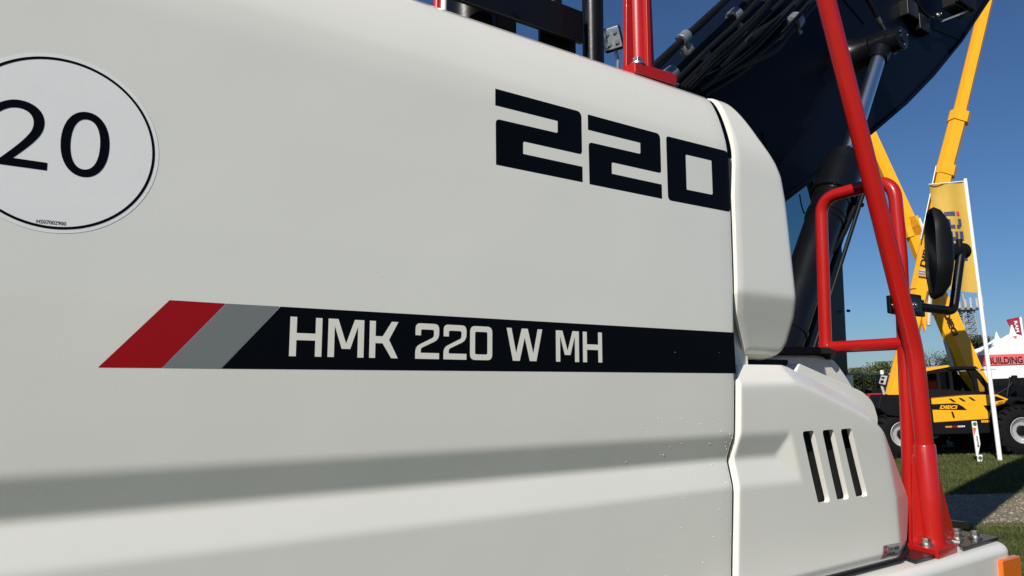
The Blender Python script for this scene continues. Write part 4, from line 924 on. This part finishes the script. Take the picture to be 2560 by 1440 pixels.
# ================================================================== TREES, FAR MACHINES
def tree(r_, f_, hgt_, wid, label, m, n=7000, bare=False, sc=1.0, trunk=.35):
    t = thing('tree', label, 'tree', field(r_, f_), group='trees on the skyline')
    MB().tube([(0, 0, -.2), (.05, 0, hgt_*.25), (.0, .1, hgt_*.55)], [.22*sc, .16*sc, .07*sc], 9).build('trunk', 'bark', t)
    br = MB(); tips = []
    for k in range(16):
        a = rng.uniform(0, 6.28); z0_ = hgt_*rng.uniform(.2, .55); e = rng.uniform(.35, 1.0); p1 = (math.cos(a)*wid*.5*e, math.sin(a)*wid*.5*e, hgt_*rng.uniform(.5, .95))
        mid = (p1[0]*.45, p1[1]*.45, z0_+(p1[2]-z0_)*.6); br.tube([(0, 0, z0_), mid, p1], [.07*sc, .045*sc, .015*sc], 5); tips += [mid, p1]
        if bare:
            for q in range(9):
                d = np.array(mid)+(np.array(p1)-np.array(mid))*rng.random(); e2 = d+rng.normal(0, wid*.12, 3)+[0, 0, hgt_*.07]; br.tube([tuple(d), tuple(e2)], .012*sc, 3)
    br.build('limbs', 'bark', t)
    nc = 26; cen = np.array([[rng.normal(0, wid*.24), rng.normal(0, wid*.24), hgt_*(trunk+(1-trunk)*rng.beta(2, 1.6))] for _ in range(nc)])
    env = 1-((cen[:, 2]/hgt_-.6)/.55)**2; cen[:, :2] *= np.clip(env, .3, 1)[:, None]*1.25
    cr = MB(); nn = n if not bare else n//9
    for i in range(nn):
        c = cen[rng.integers(nc)]; s_ = wid*.13; p = c+rng.normal(0, 1, 3)*[s_, s_, s_*.8]; p[2] = min(p[2], hgt_*1.02)
        if p[2] < hgt_*.12: continue
        q = rng.uniform(.035, .085)*sc; u = rng.normal(0, 1, 3); u /= np.linalg.norm(u); v = np.cross(u, rng.normal(0, 1, 3)); v /= np.linalg.norm(v)
        cr.add([tuple(p+u*q), tuple(p+v*q*.6), tuple(p-u*q), tuple(p-v*q*.6)], [(0, 1, 2, 3)])
    cr.build('crown', m, t, smooth=0)
def tr(pxc, ytop, f_, pw, *a, **k):
    r_, zt2 = B(pxc, ytop, f_); wd_ = pw*f_/1850; tree(r_, f_, zt2, wd_, *a, **k)
tr(2135, 922, 60, 80, 'low rounded tree left of the raised boom foot', 'leaf1', sc=1.3, trunk=.1)
tr(2185, 908, 64, 85, 'bushy olive tree next to the raised boom foot', 'leaf1', n=8500, sc=1.4, trunk=.1)
tr(2232, 920, 68, 60, 'olive tree partly behind the raised boom foot', 'leaf1', sc=1.4, trunk=.1)
tr(2090, 935, 62, 70, 'low tree beside the cab edge', 'leaf1', sc=1.3, trunk=.1)
tr(2322, 872, 60, 70, 'bare twiggy tree right of the red post', 'leaf2', bare=True, sc=1.0)
tr(2372, 878, 62, 60, 'dark tree under the crossing boom', 'leaf2', sc=1.4, trunk=.1)
tr(2452, 842, 62, 70, 'dark green tree between mast and marquee', 'leaf2', n=9500, sc=1.4, trunk=.1)
tr(2405, 890, 66, 60, 'dark tree at the foot of the mast', 'leaf2', sc=1.4, trunk=.1)
# far line of woodland closing the horizon
hb = MB()
for i in range(9000):
    a = rng.uniform(-.35, 1.15); d = rng.uniform(118, 132); hh = 2.2+1.1*math.sin(a*23)+.8*math.sin(a*57+1); p = np.array([d*math.sin(a), d*math.cos(a), rng.uniform(0, max(1, hh))])
    q = rng.uniform(.25, .6); u = rng.normal(0, 1, 3); u /= np.linalg.norm(u); v = np.cross(u, rng.normal(0, 1, 3)); v /= np.linalg.norm(v)
    hb.add([tuple(p+u*q), tuple(p+v*q), tuple(p-u*q), tuple(p-v*q)], [(0, 1, 2, 3)])
gmesh('far_woodland', hb, 'leaf1', 'stuff')
# dark parked tractors beyond
def tractor(px, f_, label, mb):
    r_, _ = B(px, 1000, f_); t = thing('tractor', label, 'tractor', field(r_, f_, 0, .15), group='machines parked beyond')
    MB().prism([(-.6, .8), (-.6, 1.5), (1.9, 1.45), (2.1, 1.3), (2.1, .75)], -.4, .4).build('bonnet', mb, t, bevel=.08)
    MB().prism([(-1.9, 1.2), (-1.8, 2.55), (-.7, 2.6), (-.35, 1.5), (-.5, 1.0)], -.7, .7).build('cab', 'glass', t, bevel=.02)
    MB().prism([(-2.0, 2.5), (-1.95, 2.66), (-.65, 2.7), (-.6, 2.55)], -.8, .8).build('cab_roof', 'tgreen', t, bevel=.05)
    for (x, y) in ((-1.85, -.68), (-1.85, .68), (-.55, -.68), (-.55, .68)): MB().tube([(x, y, 1.2), (x+.05, y, 2.55)], .05, 8).build('cab_pillar', 'tblack', t)
    MB().prism([(-2.0, .7), (-2.0, 1.3), (-.4, 1.3), (-.4, .6)], -.5, .5).build('rear_axle', 'tgreen', t, bevel=.05)
    for y in (-1.05, .6): wheel(t, -1.4, .85, y, y+.45, .85, .5, -1 if y < 0 else 1); wheel(t, 1.5, .6, y+.08, y+.43, .6, .34, -1 if y < 0 else 1)
tractor(2165, 42, 'dark tractor with red bonnet below the olive trees', 'tred')
tractor(2095, 47, 'dark green tractor beside the cab edge', 'tgreen')
tractor(2235, 46, 'dark tractor just behind the raised boom foot', 'tgreen')
# pale mast machine by the boom foot
o40 = B(2208, 1000, 40)[0]; ms = thing('platform_lift', 'small grey lift basket above the dark tractors left of the boom foot', 'lift', field(o40, 40))
def l40(px, py): r_, z_ = B(px, py, 40); return (r_-o40, z_)
fr_ = [l40(*p) for p in ((2197, 958), (2213, 962), (2219, 940), (2203, 938))]; w_ = [l40(*p) for p in ((2202, 946), (2211, 948), (2212, 943), (2204, 942))]; w2 = [l40(*p) for p in ((2200, 957), (2208, 959), (2210, 951), (2202, 950))]
vs, fs = fillpoly([fr_, w_[::-1], w2[::-1]]); MB().add([(x, 0, z) for x, z in vs], fs).build('basket_front', 'tgrey', ms, smooth=0)
MB().prism(fr_, .05, .4).build('basket', 'tblack', ms)
MB().tube([(fr_[0][0]+.2, .2, fr_[0][1]), (.3, .3, 1.2), (.2, .3, .8)], .07, 8).build('lift_arm', 'tgrey', ms)
MB().box(-.9, 1.1, -.1, .8, .35, .95).build('lift_base', 'tgreen', ms, bevel=.05)
for x in (-.6, .8):
    MB().tube([(x, -.2, .36), (x, -.05, .36)], .36, 20).build('wheel', 'tyre', ms); MB().tube([(x, .75, .36), (x, .9, .36)], .36, 20).build('wheel', 'tyre', ms)
a_ = l40(2207, 930); MB().cyl((a_[0], .1, a_[1]-.12), (a_[0], .1, a_[1]+.1), .09, 10).build('basket_lamp', 'sign', ms)

# ================================================================== UNSEEN VEHICLES ADDED FOR REFLECTIONS IN THE PAINT
M['vanwhite'] = mat('van_white', (.74, .74, .73), .3, coat=.5, var=.02, varscale=2)
M['carsilver'] = mat('car_silver', (.55, .56, .57), .3, coat=.5, var=.03, varscale=2)
def vehicle(name, label, cat, x, y, yaw, prof_, wins_, wx, m, wid=1.9):
    p = Vector((x, y, 0)); r_ = (p-Vector((0, -1, 0))).dot(RH); f_ = (p-Vector((0, -1, 0))).dot(FH)
    v = thing(name, label, cat, field(r_, f_, 0, yaw))
    MB().prism(prof_, -wid/2, wid/2).build('body', m, v, bevel=.07, seg=3)
    for w_ in wins_:
        for y_ in (-wid/2-.004, wid/2-.016): MB().prism(rpoly(w_, .05), y_, y_+.02).build('window', 'tblack', v)
    for x_ in wx:
        wheel(v, x_, .33, -wid/2-.02, -wid/2+.2, .33, .2, -1); wheel(v, x_, .33, wid/2-.2, wid/2+.02, .33, .2, 1)
    for y_ in (-.65, .65): MB().cyl((prof_[2][0]-.05, y_, .75), (prof_[2][0]+.02, y_, .75), .1, 14).build('headlight', 'lens', v)
    return v
vehicle('reflection_van', 'unseen white panel van added behind the viewer to reflect in the door paint', 'van', 7.4, -12.6, YAW+.2,  # van added out of view to give the door a pale reflection
        [(-2.3, .35), (2.3, .35), (2.4, .9), (2.2, 1.15), (1.5, 1.3), (.95, 2.05), (-2.2, 2.1), (-2.35, 1.9)], [[(.25, 1.3), (1.25, 1.3), (.85, 1.9), (.25, 1.9)]], (-1.5, 1.5), 'vanwhite')
vehicle('reflection_car', 'unseen silver estate car added behind the viewer to reflect near the door seam', 'car', 13.2, -12.8, YAW-.1,  # car added out of view for a second reflection by the seam
        [(-2.1, .3), (2.15, .3), (2.2, .7), (2.0, .9), (1.1, 1.0), (.4, 1.45), (-1.7, 1.48), (-2.1, 1.0)], [[(-1.5, 1.05), (-.3, 1.05), (-.3, 1.38), (-1.4, 1.38)], [(-.2, 1.05), (.85, 1.05), (.35, 1.38), (-.2, 1.38)]], (-1.3, 1.35), 'carsilver', 1.75)
